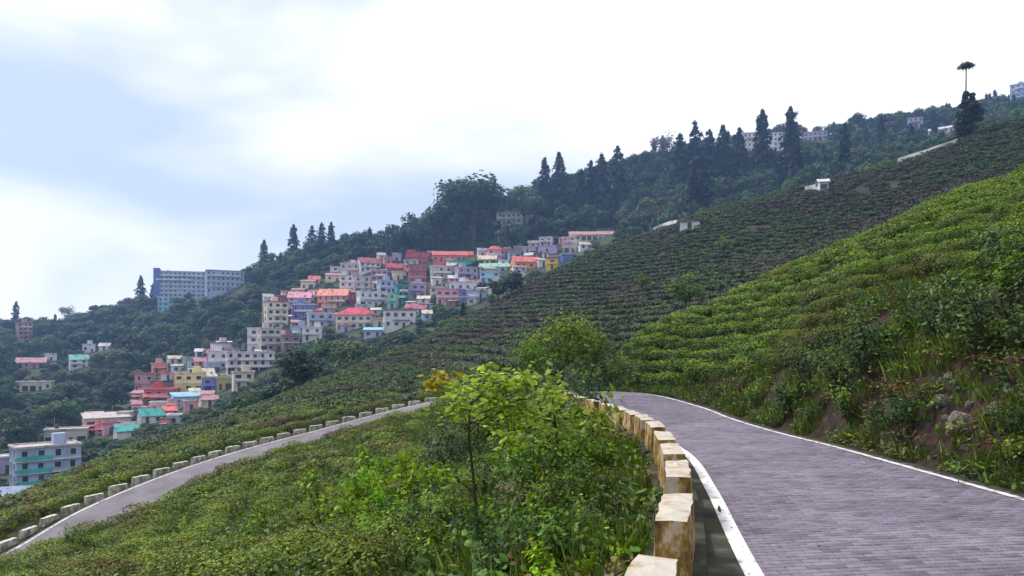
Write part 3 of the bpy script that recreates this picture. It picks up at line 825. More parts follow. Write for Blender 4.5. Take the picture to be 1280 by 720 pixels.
# ------------------------------------------------------------------ the village: (u, top, base, width) in the photo, wall, roof, label
PAL = dict(white=(214, 210, 214), cream=(214, 202, 178), grey=(192, 182, 178), bluegrey=(164, 176, 206), lilac=(176, 160, 192), pink=(226, 160, 180), salmon=(228, 150, 132),
           orange=(226, 150, 84), yellow=(226, 190, 66), paleyellow=(222, 206, 140), teal=(52, 150, 160), mint=(140, 200, 180), violet=(122, 122, 190), maroon=(132, 62, 80), rose=(176, 100, 112),
           brown=(140, 112, 104), blue=(96, 112, 176), sky=(150, 196, 220), red=(188, 80, 84), coral=(220, 116, 112), dark=(70, 66, 78), dusty=(188, 140, 146), turq=(84, 178, 172), magenta=(206, 72, 98), olive=(160, 158, 110))
H_ = [
 (740,288,301,60,'cream','g','dusty','long low cream house with dusty pink roof at the top end of the village'),
 (682,297,308,18,'white','f','white','small white cube house above the violet terrace'),
 (711,297,309,20,'pink','f','white','pale pink flat house just below the long dusty pink roof'),
 (733,304,312,17,'white','g','grey','small white house beside the tea slope below the dusty pink roof'),
 (716,305,316,26,'grey','f','grey','grey flat house under the pale pink one near the tea slope'),
 (684,308,319,26,'lilac','f','lilac','lilac two storey house with flat roof above the yellow house'),
 (656,309,319,30,'grey','f','white','pale grey terrace house above the coral roof and yellow house'),
 (660,320,337,38,'orange','g','coral','orange house with long coral roof joined beside the yellow house'),
 (690,323,337,15,'yellow','f','brown','bright yellow square house with dark openings at the village edge'),
 (710,318,331,15,'blue','f','bluegrey','slate blue house next to the bright yellow house'),
 (621,307,326,24,'pink','h','coral','pink house with steep coral hipped roof above the mint roof'),
 (609,319,331,24,'orange','g','cream','apricot house below the coral hipped roof'),
 (620,328,341,46,'grey','g','mint','long house with mint green sheet roof'),
 (566,313,327,54,'coral','g','coral','long house with bright coral roof at the top of the village'),
 (521,315,330,32,'rose','g','red','pink fronted house with dark red roof beside the long coral roof'),
 (578,326,336,26,'turq','f','turq','turquoise fronted house below the bright coral roof'),
 (585,335,350,28,'lilac','f','grey','lilac house with a row of windows below the turquoise front'),
 (612,340,354,26,'sky','f','sky','light blue house below the mint green roof'),
 (552,333,350,28,'grey','f','white','grey house between the rose brown block and the lilac house'),
 (580,353,365,42,'white','f','white','long white house with even windows above the pink house'),
 (559,362,381,30,'pink','f','pink','bright pink two storey house at the lower edge of the terraces'),
 (579,363,380,11,'violet','f','violet','narrow violet house attached beside the bright pink house'),
 (592,363,378,17,'bluegrey','f','white','pale blue grey house at the end below the long white house'),
 (522,331,354,24,'rose','f','rose','rose brown three storey block in the middle of the village'),
 (493,329,346,20,'maroon','g','red','maroon house with red roof left of the rose brown block'),
 (463,322,340,28,'white','g','rose','white house with dusty rose roof at the upper edge of the village'),
 (441,330,346,34,'grey','f','white','pale grey apartment house with white roof slab below the dusty rose roof'),
 (474,338,352,22,'dusty','f','white','dusty pink house with white slab beside the maroon house'),
 (433,345,367,18,'white','f','grey','white three storey house above the salmon house'),
 (453,346,367,22,'grey','f','grey','grey concrete house beside the white three storey house'),
 (486,351,367,24,'bluegrey','f','bluegrey','blue grey house above the teal house'),
 (504,357,380,18,'teal','f','teal','deep teal house between mint and lilac grey houses'),
 (523,355,373,20,'lilac','f','grey','lilac grey house just above and behind the teal house end'),
 (466,365,384,36,'white','f','white','white house with posted balconies left of the mint house'),
 (490,367,386,13,'mint','f','mint','narrow mint house attached to the teal house'),
 (415,361,385,40,'salmon','g','salmon','salmon house with broad salmon roof above the magenta roof'),
 (443,367,385,14,'maroon','f','maroon','small maroon house right of the salmon house'),
 (442,384,412,50,'cream','h','magenta','cream house under a wide magenta red hipped roof'),
 (500,388,411,42,'white','f','brown','white house with brown parapet right of the magenta roof'),
 (466,409,422,24,'bluegrey','s','sky','low house with light blue sheet roof below the magenta roof'),
 (353,370,385,16,'maroon','f','magenta','narrow dark red house above the beige tower block'),
 (374,365,384,30,'lilac','g','pink','lilac house with pink roof beside the narrow dark red house'),
 (337,378,392,18,'white','f','mint','white house with pale green slab left of the beige tower'),
 (379,381,398,30,'violet','f','white','dark violet house with white band below the lilac one'),
 (402,392,409,34,'bluegrey','f','white','blue grey house with white pillars left of the magenta roof'),
 (347,378,412,28,'cream','f','rose','beige four storey tower block with square windows'),
 (317,411,440,15,'white','f','white','tall narrow white house at the outer edge of the village'),
 (339,411,440,28,'grey','f','grey','grey block with three rows of windows below the beige tower'),
 (373,408,424,20,'bluegrey','f','bluegrey','low blue grey house right of the grey block'),
 (390,410,426,26,'white','f','cream','white hall with cream slab above the dark trees'),
 (364,420,436,22,'brown','f','brown','brown house below the low blue grey house'),
 (279,429,441,24,'white','f','maroon','white house with thin maroon roof above the big white building'),
 (273,440,463,24,'white','f','white','white flat roofed house left of the big white building'),
 (314,441,468,56,'white','f','white','big white building with dark open verandah floor'),
 (305,466,486,24,'cream','f','grey','beige lower house under the big white building'),
 (236,467,491,34,'paleyellow','f','cream','pale yellow house with two dark windows'),
 (253,461,475,28,'white','g','cream','house with cream roof above the pale yellow house'),
 (267,473,492,28,'violet','f','olive','violet blue house right of the pale yellow house'),
 (281,474,488,20,'olive','f','olive','olive washed house beside the violet blue house'),
 (180,468,491,22,'dusty','f','rose','dusty pink house at the outer edge above the red awnings'),
 (199,487,507,36,'red','f','coral','red fronted house with coral awning'),
 (236,492,507,34,'sky','s','sky','low house with pale blue sheet roof below the yellow house'),
 (198,504,516,20,'white','f','white','small white house below the coral awning'),
 (191,512,530,26,'white','g','turq','white house with turquoise roof below the red fronted house'),
 (217,520,532,15,'grey','f','white','tiny grey house right of the turquoise roof'),
 (205,478,490,24,'brown','f','dark','brown timbered house between the dusty pink and yellow houses'),
 (135,518,536,50,'grey','s','grey','long grey house with a grey sheet roof among the trees'),
 (139,530,543,18,'pink','f','rose','pink house under the long grey roof'),
 (160,533,549,25,'white','g','turq','hut with bright turquoise roof at the lower end of the village'),
 (82,538,556,46,'grey','f','grey','grey flat roofed house behind the rounded blue building'),
 (62,559,605,70,'bluegrey','f','grey','large blue building with turquoise bands at the bottom of the valley'),
 (10,572,592,22,'lilac','f','white','pale lilac house left of the large blue building'),
 (16,612,640,34,'blue','g','bluegrey','blue roofed house lowest down the slope'),
 (38,448,461,32,'dusty','g','dusty','dusty pink house alone in the dark trees'),
 (64,443,452,12,'white','f','white','tiny white house beside the lone dusty pink house'),
 (99,444,461,20,'white','g','mint','white house with pale green roof in the dark trees'),
 (111,431,441,14,'white','f','white','small white house above the pale green roof in the trees'),
 (130,430,438,12,'white','g','white','smallest white house high in the dark trees'),
 (41,478,489,40,'cream','f','white','long white wall and shed strip in the dark trees'),
 (32,404,425,16,'dusty','f','rose','dusty pink tall house on the ridge at the left end'),
 (228,338,376,64,'bluegrey','f','white','big blue grey hotel with a dark corner tower on the ridge'),
 (282,339,366,44,'bluegrey','f','lilac','second blue grey block stepping up the ridge beside the hotel'),
 (286,329,341,26,'lilac','f','grey','lilac upper block behind the blue grey hotel'),
 (204,372,390,13,'sky','f','white','small pale blue house under the hotel corner'),
 (639,266,281,42,'white','f','grey','white building half hidden in the wooded hill'),
 (503,260,268,28,'grey','f','white','pale flat building on the skyline left of the great round tree'),
 (956,166,190,52,'white','f','dark','long building with dark flat roof on the skyline between conifers'),
 (1019,165,176,28,'lilac','f','lilac','mauve house on the skyline right of the long dark roofed building'),
 (1145,147,160,16,'lilac','f','violet','lilac block on the hazy skyline left of the dark cypress'),
 (1176,157,167,28,'white','g','white','house with white roof on the hazy hill left of the dark cypress'),
 (1273,103,126,18,'bluegrey','f','bluegrey','blue grey block on the skyline at the right end'),
 (1030,222,240,10,'white','g','white','little white hut on the brow of the far tea slope'),
 (862,275,289,24,'white','s','rose','low white shed with reddish roof on the brow of the tea slope'),
]
def window_mesh(w_, h):
    """a frame standing proud of the wall round a recessed pane"""
    a, b_, f = w_ / 2, h / 2, .10
    V = [(-a,.0,-b_),(a,.0,-b_),(a,.0,b_),(-a,.0,b_),(-a,-.09,-b_),(a,-.09,-b_),(a,-.09,b_),(-a,-.09,b_),
         (-a+f,-.09,-b_+f),(a-f,-.09,-b_+f),(a-f,-.09,b_-f),(-a+f,-.09,b_-f),(-a+f,-.03,-b_+f),(a-f,-.03,-b_+f),(a-f,-.03,b_-f),(-a+f,-.03,b_-f)]
    Fs = [(0,1,5,4),(1,2,6,5),(2,3,7,6),(3,0,4,7),(4,5,9,8),(5,6,10,9),(6,7,11,10),(7,4,8,11),(8,9,13,12),(9,10,14,13),(10,11,15,14),(11,8,12,15),(12,13,14,15)]
    return mesh('window', V, Fs, [MT['frame'], MT['glass']], [0] * 12 + [1])
WIN = [window_mesh(1.35, 1.5), window_mesh(1.7, 1.45), window_mesh(1.15, 1.7)]
SHADE_PANEL = MB().box(-1.1, 1.1, -.07, 0, 0, 2.3).mesh('opening_shade_panel', MT['glass'])  # dark panel on the wall; its colour stands for shade inside an opening
DOOR = MB().box(-.5, .5, -.08, 0, 0, 2.1).mesh('door', MT['door'])
BOXES = []                                   # screen boxes of the houses, so that no tree is planted in front of them
hr = random.Random(5)
def build_house(row):
    u, yt, yb, wpx, wc, rt, rc, label = row
    brow = label.startswith(('little white hut', 'low white shed'))
    if brow: x, y, z = hit(u, yb, 6, 7)
    else: x, y, z = hit(u, yb, 8, 12)
    D = y
    if 330 < u < 760: wpx *= .92
    W = wpx / F * D; Ht = (yb - yt) / F * D
    rh = 0 if rt == 'f' else min(.42 * Ht, .20 * W + .6, 3.2)
    if rt == 's': rh = min(.3 * Ht, 1.2)
    Hw = max(Ht - rh, 2.4)
    dep = min(max(.62 * W, 4.5), 10)
    yaw = -math.atan2(x, y) + hr.uniform(-.32, .32)
    name, cat = ('hotel', 'hotel') if 'hotel' in label.split(' with')[0].split() else ('house', 'house')
    if any(q in label for q in ('tower block', 'apartment', 'three storey block', 'lilac block', 'blue grey block', 'upper block', 'grey block with')): name, cat = 'apartment_block', 'apartment block'
    elif 'building' in label.split(' with')[0]: name, cat = 'building', 'building'
    elif 'hut' in label: name, cat = 'hut', 'hut'
    elif 'shed' in label: name, cat = 'shed', 'shed'
    y2 = y + dep / 2 * cos(yaw); x2 = x - dep / 2 * sin(yaw)
    root = empty(name, (x2, y2, z), yaw)
    tag(root, label, cat, 'houses of the hillside village' if not brow else None)
    BOXES.append((u - wpx / 2 - 3, yt - 2, u + wpx / 2 + 3, yb + 2, D, x2, y2, W))
    WM = wmat('w_' + wc, PAL[wc]); RM = wmat('r_' + rc, PAL[rc])
    a, d2 = W / 2, dep / 2
    wall = MB()
    if rt == 'g':
        wall.add([(-a,-d2,-5),(a,-d2,-5),(a,d2,-5),(-a,d2,-5),(-a,-d2,Hw),(a,-d2,Hw),(a,d2,Hw),(-a,d2,Hw),(-a,0,Hw+rh*.97),(a,0,Hw+rh*.97)],
                 [(3,2,1,0),(0,1,5,4),(2,3,7,6),(1,2,6,9,5),(3,0,4,8,7),(4,5,9,8),(6,7,8,9)])
    else: wall.box(-a, a, -d2, d2, -5, Hw)
    link('wall', wall.mesh('wall', WM), root)
    o_, th = .45, .16
    rb = MB()
    if rt == 'f':
        e = .28
        rb.add([(-a-e,-d2-e,Hw-.02),(a+e,-d2-e,Hw-.02),(a+e,d2+e,Hw-.02),(-a-e,d2+e,Hw-.02),(-a-e,-d2-e,Hw+.45),(a+e,-d2-e,Hw+.45),(a+e,d2+e,Hw+.45),(-a-e,d2+e,Hw+.45),
                (-a+.1,-d2+.1,Hw+.45),(a-.1,-d2+.1,Hw+.45),(a-.1,d2-.1,Hw+.45),(-a+.1,d2-.1,Hw+.45),(-a+.1,-d2+.1,Hw+.15),(a-.1,-d2+.1,Hw+.15),(a-.1,d2-.1,Hw+.15),(-a+.1,d2-.1,Hw+.15)],
               [(3,2,1,0),(0,1,5,4),(1,2,6,5),(2,3,7,6),(3,0,4,7),(4,5,9,8),(5,6,10,9),(6,7,11,10),(7,4,8,11),(8,9,13,12),(9,10,14,13),(10,11,15,14),(11,8,12,15),(12,13,14,15)])
    elif rt == 'g':
        s_ = rh / d2; ye = d2 + o_; ze = Hw - s_ * o_
        top = [(-a-o_,-ye,ze+.05),(a+o_,-ye,ze+.05),(a+o_,0,Hw+rh+.05),(-a-o_,0,Hw+rh+.05),(a+o_,ye,ze+.05),(-a-o_,ye,ze+.05)]
        V = top + [(p[0], p[1], p[2] + th) for p in top]
        rb.add(V, [(3,2,1,0),(5,4,2,3),(6,7,8,9),(9,8,10,11),(0,1,7,6),(4,5,11,10),(1,2,8,7),(2,4,10,8),(3,0,6,9),(5,3,9,11)])
    elif rt == 'h':
        r2 = min(a * .55, d2); ye = d2 + o_; xe = a + o_
        V = [(-xe,-ye,Hw),(xe,-ye,Hw),(xe,ye,Hw),(-xe,ye,Hw),(-xe,-ye,Hw+.18),(xe,-ye,Hw+.18),(xe,ye,Hw+.18),(-xe,ye,Hw+.18),(-(a-r2),0,Hw+rh),(a-r2,0,Hw+rh)]
        rb.add(V, [(3,2,1,0),(0,1,5,4),(1,2,6,5),(2,3,7,6),(3,0,4,7),(4,5,9,8),(5,6,9),(6,7,8,9),(7,4,8)])
    else:
        ye = d2 + .5; xe = a + .4
        V = [(-xe,-ye,Hw+.02),(xe,-ye,Hw+.02),(xe,ye,Hw+rh),(-xe,ye,Hw+rh)]
        V = V + [(p[0], p[1], p[2] + .14) for p in V]
        rb.add(V, [(3,2,1,0),(4,5,6,7),(0,1,5,4),(1,2,6,5),(2,3,7,6),(3,0,4,7)])
        link('gable_wall', MB().box(-a + .02, a - .02, d2 - .22, d2 - .02, Hw - .1, Hw + rh * .93).mesh('gable_wall', WM), root)
    roof = link('roof', rb.mesh('roof', RM), root)
    st = max(1, int(round(Hw / 3.0))); fh = Hw / st
    nw = max(1, int(W / 2.7)); pitch = W / nw
    wk = hr.randrange(3)
    verandah = 'verandah' in label or 'posted balconies' in label or 'pillars' in label
    dcol = hr.randrange(nw)
    for s in range(st):
        zc = fh * s + fh * .54
        for q in range(nw):
            xc = -a + pitch * (q + .5)
            if s == 0 and q == dcol and W > 4:
                link('door', DOOR, root, (xc, -d2, .02)); continue
            if s == 0 and pitch > 2.4 and hr.random() < .3:
                link('opening_shade_panel', SHADE_PANEL, root, (xc, -d2, .05)); continue
            if hr.random() < .06: continue
            link('window', WIN[wk if hr.random() < .75 else hr.randrange(3)], root, (xc + hr.uniform(-.15, .15), -d2, zc + hr.uniform(-.06, .06)), scale=(min(1.1, pitch / 1.9) * hr.uniform(.8, 1.15), 1, min(1, fh / 2.6) * hr.uniform(.85, 1.05)))
        if dep > 5 and abs(yaw + math.atan2(x, y)) > .06:
            sg = 1 if yaw + math.atan2(x, y) < 0 else -1     # the side that turns towards the road
            for q in range(1 if dep < 7 else 2):
                yc = -d2 + dep * (q + .5) / (1 if dep < 7 else 2)
                link('window', WIN[wk], root, (sg * a, yc, zc), rz=sg * pi / 2, scale=(1, 1, min(1, fh / 2.6)))
        if s > 0:
            if verandah or (st >= 2 and hr.random() < .55 and W > 4):
                bw = a if verandah else a * hr.uniform(.45, .9); off = 0 if verandah else hr.uniform(-1, 1) * (a - bw)
                bz = fh * s
                pf = [(-1.1, bz - .12), (-1.1, bz + .85), (-1.0, bz + .85), (-1.0, bz), (0.0, bz), (0.0, bz - .12)]
                V = [(off - bw, -d2 + p, q) for p, q in pf] + [(off + bw, -d2 + p, q) for p, q in pf]
                Fs = [(k, (k + 1) % 6, 6 + (k + 1) % 6, 6 + k) for k in range(6)] + [(5,4,3,2,1,0), (6,7,8,9,10,11)]
                link('balcony', MB().add(V, Fs).mesh('balcony', wmat('w_white', PAL['white']) if hr.random() < .6 else WM), root)
                if verandah:
                    for q in range(4):
                        xp = off - bw + .15 + (2 * bw - .3) * q / 3
                        link('post', MB().box(xp - .11, xp + .11, -d2 - 1.06, -d2 - .86, -4, Hw).mesh('post', wmat('w_white', PAL['white'])), root)
            else:
                link('floor_band', MB().box(-a - .1, a + .1, -d2 - .45, -d2 + .1, fh * s - .16, fh * s + .12).mesh('floor_band', wmat('w_white', PAL['white']) if hr.random() < .6 else WM), root)
    if rt == 'f' and W > 6 and hr.random() < .45:
        tx = hr.uniform(-.5, .5) * a
        link('stair_head', MB().box(tx - 1.2, tx + 1.2, -.4, 2.0, Hw + .14, Hw + 2.5).mesh('stair_head', WM), root)
    if rt == 'f' and W > 6 and hr.random() < .4:
        tx = hr.uniform(-.7, .7) * a
        link('water_tank', MB().tube([(tx, 1.5, Hw + .15), (tx, 1.5, Hw + 1.3), (tx, 1.5, Hw + 1.6)], [.55, .55, .2], 8).mesh('water_tank', MT['door']), root)
    if rt in 'gh' and hr.random() < .4:
        link('chimney', MB().box(a * .4 - .3, a * .4 + .3, -.1, .5, Hw + rh * .4, Hw + rh + .8).mesh('chimney', wmat('w_brown', PAL['brown'])), roof)
    if 'dark corner tower' in label:
        link('corner_tower', MB().box(-a - .6, -a + 3.2, -d2 - .8, -d2 + 3, -5, Hw + 2.0).mesh('corner_tower', wmat('w_blue', PAL['blue'])), root)
    if 'turquoise bands' in label:
        for s in range(st):
            link('turquoise_band', MB().box(-a - .3, a * .1, -d2 - .5, -d2 + .2, fh * s + .1, fh * s + 1.0).mesh('turquoise_band', wmat('w_turq', PAL['turq'])), root)
    if 'coral awning' in label:
        link('awning', MB().add([(-a,-d2-1.8,Hw*.55),(a*.6,-d2-1.8,Hw*.55),(a*.6,-d2-.01,Hw*.75),(-a,-d2-.01,Hw*.75),(-a,-d2-1.8,Hw*.55+.1),(a*.6,-d2-1.8,Hw*.55+.1),(a*.6,-d2-.01,Hw*.75+.1),(-a,-d2-.01,Hw*.75+.1)],
             [(3,2,1,0),(4,5,6,7),(0,1,5,4),(1,2,6,5),(2,3,7,6),(3,0,4,7)]).mesh('awning', wmat('r_coral', PAL['coral'])), root)
    return root
for row in H_: build_house(row)
CNAME = dict(white='white', cream='cream', grey='grey', bluegrey='blue grey', lilac='lilac', pink='pink', salmon='salmon', teal='teal', mint='mint', rose='rose', brown='brown', sky='pale blue', dusty='dusty pink', red='red', coral='coral', maroon='maroon', magenta='magenta', orange='orange', violet='violet')
POLY = [[(332,440),(332,382),(420,342),(480,324),(600,316),(700,304),(745,298),(715,322),(655,345),(600,378),(520,405),(440,418)], [(168,474),(262,436),(345,440),(300,490),(222,532),(165,548),(112,552),(110,528),(168,512)]]
def inside(p, poly):
    c = False
    for k in range(len(poly)):
        (x1, y1), (x2, y2) = poly[k], poly[k - 1]
        if (y1 > p[1]) != (y2 > p[1]) and p[0] < (x2 - x1) * (p[1] - y1) / (y2 - y1) + x1: c = not c
    return c
marks = [(r_[0], (r_[1] + r_[2]) / 2, r_[7]) for r_ in H_]
SHORT = [(442,390,'the magenta hipped roof'),(690,330,'the bright yellow house'),(566,318,'the long coral roof'),(621,315,'the coral hipped roof'),(504,368,'the deep teal house'),(559,371,'the bright pink house'),(347,395,'the beige tower block'),
         (314,455,'the big white building'),(236,480,'the pale yellow house'),(199,497,'the coral awning'),(522,342,'the rose brown block'),(415,372,'the salmon house'),(578,331,'the turquoise front'),(620,334,'the mint roof'),(500,400,'the brown parapet house'),(463,330,'the dusty rose roof'),(580,359,'the long white house'),(390,418,'the white hall'),(740,294,'the long dusty pink roof')]
used_l = set(); fill = []; tries = 0
while len(fill) < 150 and tries < 30000:
    tries += 1
    u, v = hr.uniform(110, 745), hr.uniform(298, 552)
    if not (inside((u, v), POLY[0]) or inside((u, v), POLY[1])): continue
    wd, ht = hr.uniform(10, 20), hr.uniform(6, 13)
    if any(abs(u - f[0]) < (wd + f[3]) * .38 and abs(v - f[2]) < 5.5 for f in fill): continue
    bad = False
    for r_ in H_:
        ox = min(u + wd / 2, r_[0] + r_[3] / 2) - max(u - wd / 2, r_[0] - r_[3] / 2); oy = min(v, r_[2]) - max(v - ht, r_[1])
        if ox > 0 and oy > 0 and v > r_[2] - 1 and ox * oy > .38 * r_[3] * (r_[2] - r_[1]): bad = True
        if ox > 0 and abs(v - r_[2]) < 3 and ox > .3 * wd: bad = True
    if bad: continue
    wc = hr.choice(['white', 'white', 'white', 'cream', 'cream', 'cream', 'grey', 'bluegrey', 'lilac', 'pink', 'dusty', 'brown', 'sky', 'salmon'])
    rt = hr.choice('ffggs'); rc = hr.choice(['white', 'white', 'grey', 'coral', 'rose', 'dusty', 'grey', 'brown', 'pink', 'bluegrey', 'cream'])
    q = sorted(SHORT, key=lambda m_: abs(m_[0] - u) + 1.5 * abs(m_[1] - v))
    done = False
    for mk in q[:5]:
        dx, dy = u - mk[0], v - mk[1]
        rel = ('left of' if dx < 0 else 'right of') if abs(dx) > 1.6 * abs(dy) else ('above' if dy < 0 else 'below')
        lab = f"small {CNAME[wc]} house with {CNAME[rc]} {dict(f='flat', g='pitched', s='sheet')[rt]} roof {rel} {mk[2]}"
        if lab not in used_l: done = True; break
    if not done: continue
    used_l.add(lab); fill.append((u, v - ht, v, wd, wc, rt, rc, lab))
for row in fill: build_house(row)

# white boundary walls on the brows of the tea slope
def brow_wall(uvs, label, h=1.5):
    pts = [hit(u, v, 6, 7) for u, v in uvs]
    p = catmull([(a, b_) for a, b_, c in pts], 5); zz = ground_z(p[:, 0], p[:, 1])
    V = []; n = len(p)
    tn = np.gradient(p, axis=0); tn /= np.linalg.norm(tn, axis=1)[:, None]; nn = np.column_stack([-tn[:, 1], tn[:, 0]])
    for a, dz in ((.15, -1), (.15, h), (-.15, h), (-.15, -1)): V.append(np.column_stack([p + nn * a, zz + dz]))
    Fs = [(q * n + s, q * n + s + 1, (q + 1) * n + s + 1, (q + 1) * n + s) for q in range(3) for s in range(n - 1)]
    Fs += [(0, n, 2 * n, 3 * n), (4 * n - 1, 3 * n - 1, 2 * n - 1, n - 1)]
    tag(link('boundary_wall', mesh('boundary_wall', np.concatenate(V), Fs, [wmat('w_white', PAL['white'])])), label, 'wall')
brow_wall([(1122, 205), (1140, 199), (1160, 193), (1180, 186), (1196, 180)], 'white boundary wall climbing the brow below the dark cypress', 1.3)
brow_wall([(818, 291), (830, 286), (846, 282)], 'low white wall by the reddish roofed shed on the brow', 1.6)
brow_wall([(1006, 240), (1016, 238), (1026, 236)], 'short white wall beside the little white hut', 1.4)

# poles
def pole(u, yt, yb, label, r=.16, k0=8, k1=12, mat='metal'):
    x, y, z = hit(u, yb, k0, k1); h = (yb - yt) / F * y
    o = link('pole', MB().tube([(0, 0, -1), (0, 0, h * .5), (.03, 0, h)], [r, r * .85, r * .7], 8).mesh('pole', MT[mat]), None, (x, y, z))
    tag(o, label, 'pole')
pole(68, 522, 552, 'taller grey pole above the large blue building')
pole(48, 541, 560, 'shorter grey pole above the large blue building')
pole(1213, 250, 266, 'thin dark post standing on the bright tea slope', .05, 3, 4, 'bark')
pole(823, 262, 292, 'thin pole beside the shed on the brow of the tea slope', .09, 6, 7)

# ------------------------------------------------------------------ trees
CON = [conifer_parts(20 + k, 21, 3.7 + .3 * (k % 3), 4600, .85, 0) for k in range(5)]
BRD = [broad_parts(40 + k, 4.2, [9, 10, 8.5, 11, 9.5, 8][k], 1500, .72, ['broad', 'broad2', 'broad', 'broad3', 'broad2', 'broad'][k], 13 + 2 * k) for k in range(6)]
BIG = broad_parts(60, 10.5, 23, 5200, 1.0, 'broad', 34, .62)
PAL_T = broad_parts(61, 3.6, 12, 700, .55, 'pale', 12, .7, .5)
CYP = broad_parts(62, 3.3, 17.0, 5200, .6, 'conifer', 34, 1, 0, True)
TREES = [
 ('conifer',20,376,416,'narrow conifer at the far left end of the skyline'),
 ('conifer',176,337,382,'single conifer on the skyline left of the blue grey hotel'),
 ('conifer',330,287,332,'conifer with a leaning tip right of the blue grey hotel'),
 ('conifer',367,274,326,'tallest conifer of the small skyline stand above the village'),
 ('conifer',390,281,325,'left conifer of the dense dark trio on the skyline'),
 ('conifer',402,279,325,'middle conifer of the dense dark trio on the skyline'),
 ('conifer',414,278,322,'right conifer of the dense dark trio on the skyline'),
 ('conifer',681,199,272,'pointed conifer left of the twin peaked one above the woods'),
 ('conifer',699,192,272,'twin peaked tall conifer above the white building in the woods'),
 ('conifer',727,212,270,'short conifer between the two skyline conifer stands'),
 ('conifer',739,202,270,'slim conifer at the left of the second skyline stand'),
 ('conifer',752,193,268,'tallest conifer of the second skyline stand'),
 ('conifer',772,184,258,'thin pole like conifer with a tufted tip'),
 ('conifer',850,168,248,'conifer left of the dark broad one on the skyline'),
 ('conifer',869,153,244,'broad dark conifer on the skyline left of the long building'),
 ('conifer',887,163,240,'slim conifer beside the broad dark skyline conifer'),
 ('conifer',904,158,236,'round shouldered conifer just left of the long dark roofed building'),
 ('conifer',924,161,234,'conifer at the left corner of the long dark roofed building'),
 ('conifer',953,138,230,'tiered conifer rising in front of the long dark roofed building'),
 ('conifer',988,135,228,'tall spire conifer at the right corner of the long building'),
 ('conifer',1056,155,226,'dark conifer standing alone right of the mauve house'),
 ('conifer',1102,146,196,'small conifer tip on the hazy skyline'),
 ('conifer',881,205,280,'very dark column conifer low in the woods under the skyline'),
 ('conifer',866,212,284,'dark conifer standing beside the very dark column conifer'),
 ('conifer',996,175,238,'bushy conifer below the tall spire conifer'),
 ('conifer',1168,138,172,'small pointed conifer between hazy skyline houses'),
 ('big',592,224,306,'great round crowned tree on the skyline above the coral roofs'),
 ('broad',520,262,322,'dark rounded tree at the left shoulder of the great round tree'),
 ('broad',490,280,325,'dark tree at the left end of the wooded skyline hump'),
 ('broad',548,250,312,'tree leaning against the great round tree on its left'),
 ('broad',655,232,290,'dark tree between the great round tree and the conifers'),
 ('broad',640,278,322,'light green clump of tree below the white building in the woods'),
 ('pale',829,170,212,'pale feathery bare crowned tree on the skyline'),
 ('pale',84,364,392,'pale feathery tree on the skyline above the dark left woods'),
 ('pale',988,268,300,'')][:-1]
def plant(kind, x, y, z, h, label, group, rz=None):
    rz = rng.random() * 6.28 if rz is None else rz
    if kind == 'conifer': parts, h0, nm, cat = CON[int(rng.integers(0, 5))], 21, 'conifer', 'conifer'
    elif kind == 'big': parts, h0, nm, cat = BIG, 21.5, 'broadleaf_tree', 'tree'
    elif kind == 'pale': parts, h0, nm, cat = PAL_T, 10.0, 'feathery_tree', 'tree'
    elif kind == 'cypress': parts, h0, nm, cat = CYP, 17.0, 'cypress', 'tree'
    else:
        k = int(rng.integers(0, 6)); parts, h0, nm, cat = BRD[k], [9, 10, 8.5, 11, 9.5, 8][k] * .6 + 3.9, 'broadleaf_tree', 'tree'
    s = h / h0
    sx = s * rng.uniform(.9, 1.1) if kind != 'conifer' else max(s * 1.12, .8 + .25 * rng.random())
    if kind in ('big', 'cypress'): sx = s * 1.4
    return thing_of(nm, label, cat, group, (x, y, z), rz, (sx, sx, s), (('crown', parts[0]), ('trunk', parts[1])))
for kind, u, yt, yb, label in TREES:
    x, y, z = hit(u, yb, 8, 12)
    plant(kind, x, y, z, (yb - yt) / F * y, label, 'conifers on the skyline' if kind == 'conifer' else None)
x, y, z = hit(1211, 172, 6, 7)
plant('cypress', x, y, z - .3, 64 / F * y, 'dense dark cypress on the brow of the tea slope', None)
mb = MB().tube([(0, 0, -1), (.1, 0, 10), (.25, 0, 20)], [.3, .2, .14], 7)
r_ = np.random.default_rng(77); n = 700
dd = dirs(n, r_); rq_ = np.sqrt(r_.uniform(.02, 1, n)); Pq = np.column_stack([.25 + dd[:, 0] * 2.4 * rq_, dd[:, 1] * 2.4 * rq_, 20.3 + np.abs(dd[:, 2]) * 1.0 + r_.normal(0, .15, n)])
V, Fq, tq = leaf_arrays(Pq, dd + np.array([0, 0, .5]), .55 * r_.uniform(.6, 1.3, n), .7, np.clip(r_.normal(.4, .2, n), 0, 1), r_=r_)
x2, y2, z2 = x + 1.0, y + 3.0, gz1(x + 1.0, y + 3.0)
s = (CAMZ + (HY - 79) / F * y2 - z2) / 21.4
thing_of('flat_topped_tree', 'tall bare stemmed tree with a flat tuft on top behind the cypress', 'tree', None, (x2, y2, z2), 0, s,
         (('crown', mesh('crown', V, Fq, [MT['conifer']], tone=tq)), ('trunk', mb.mesh('trunk', MT['bark']))))

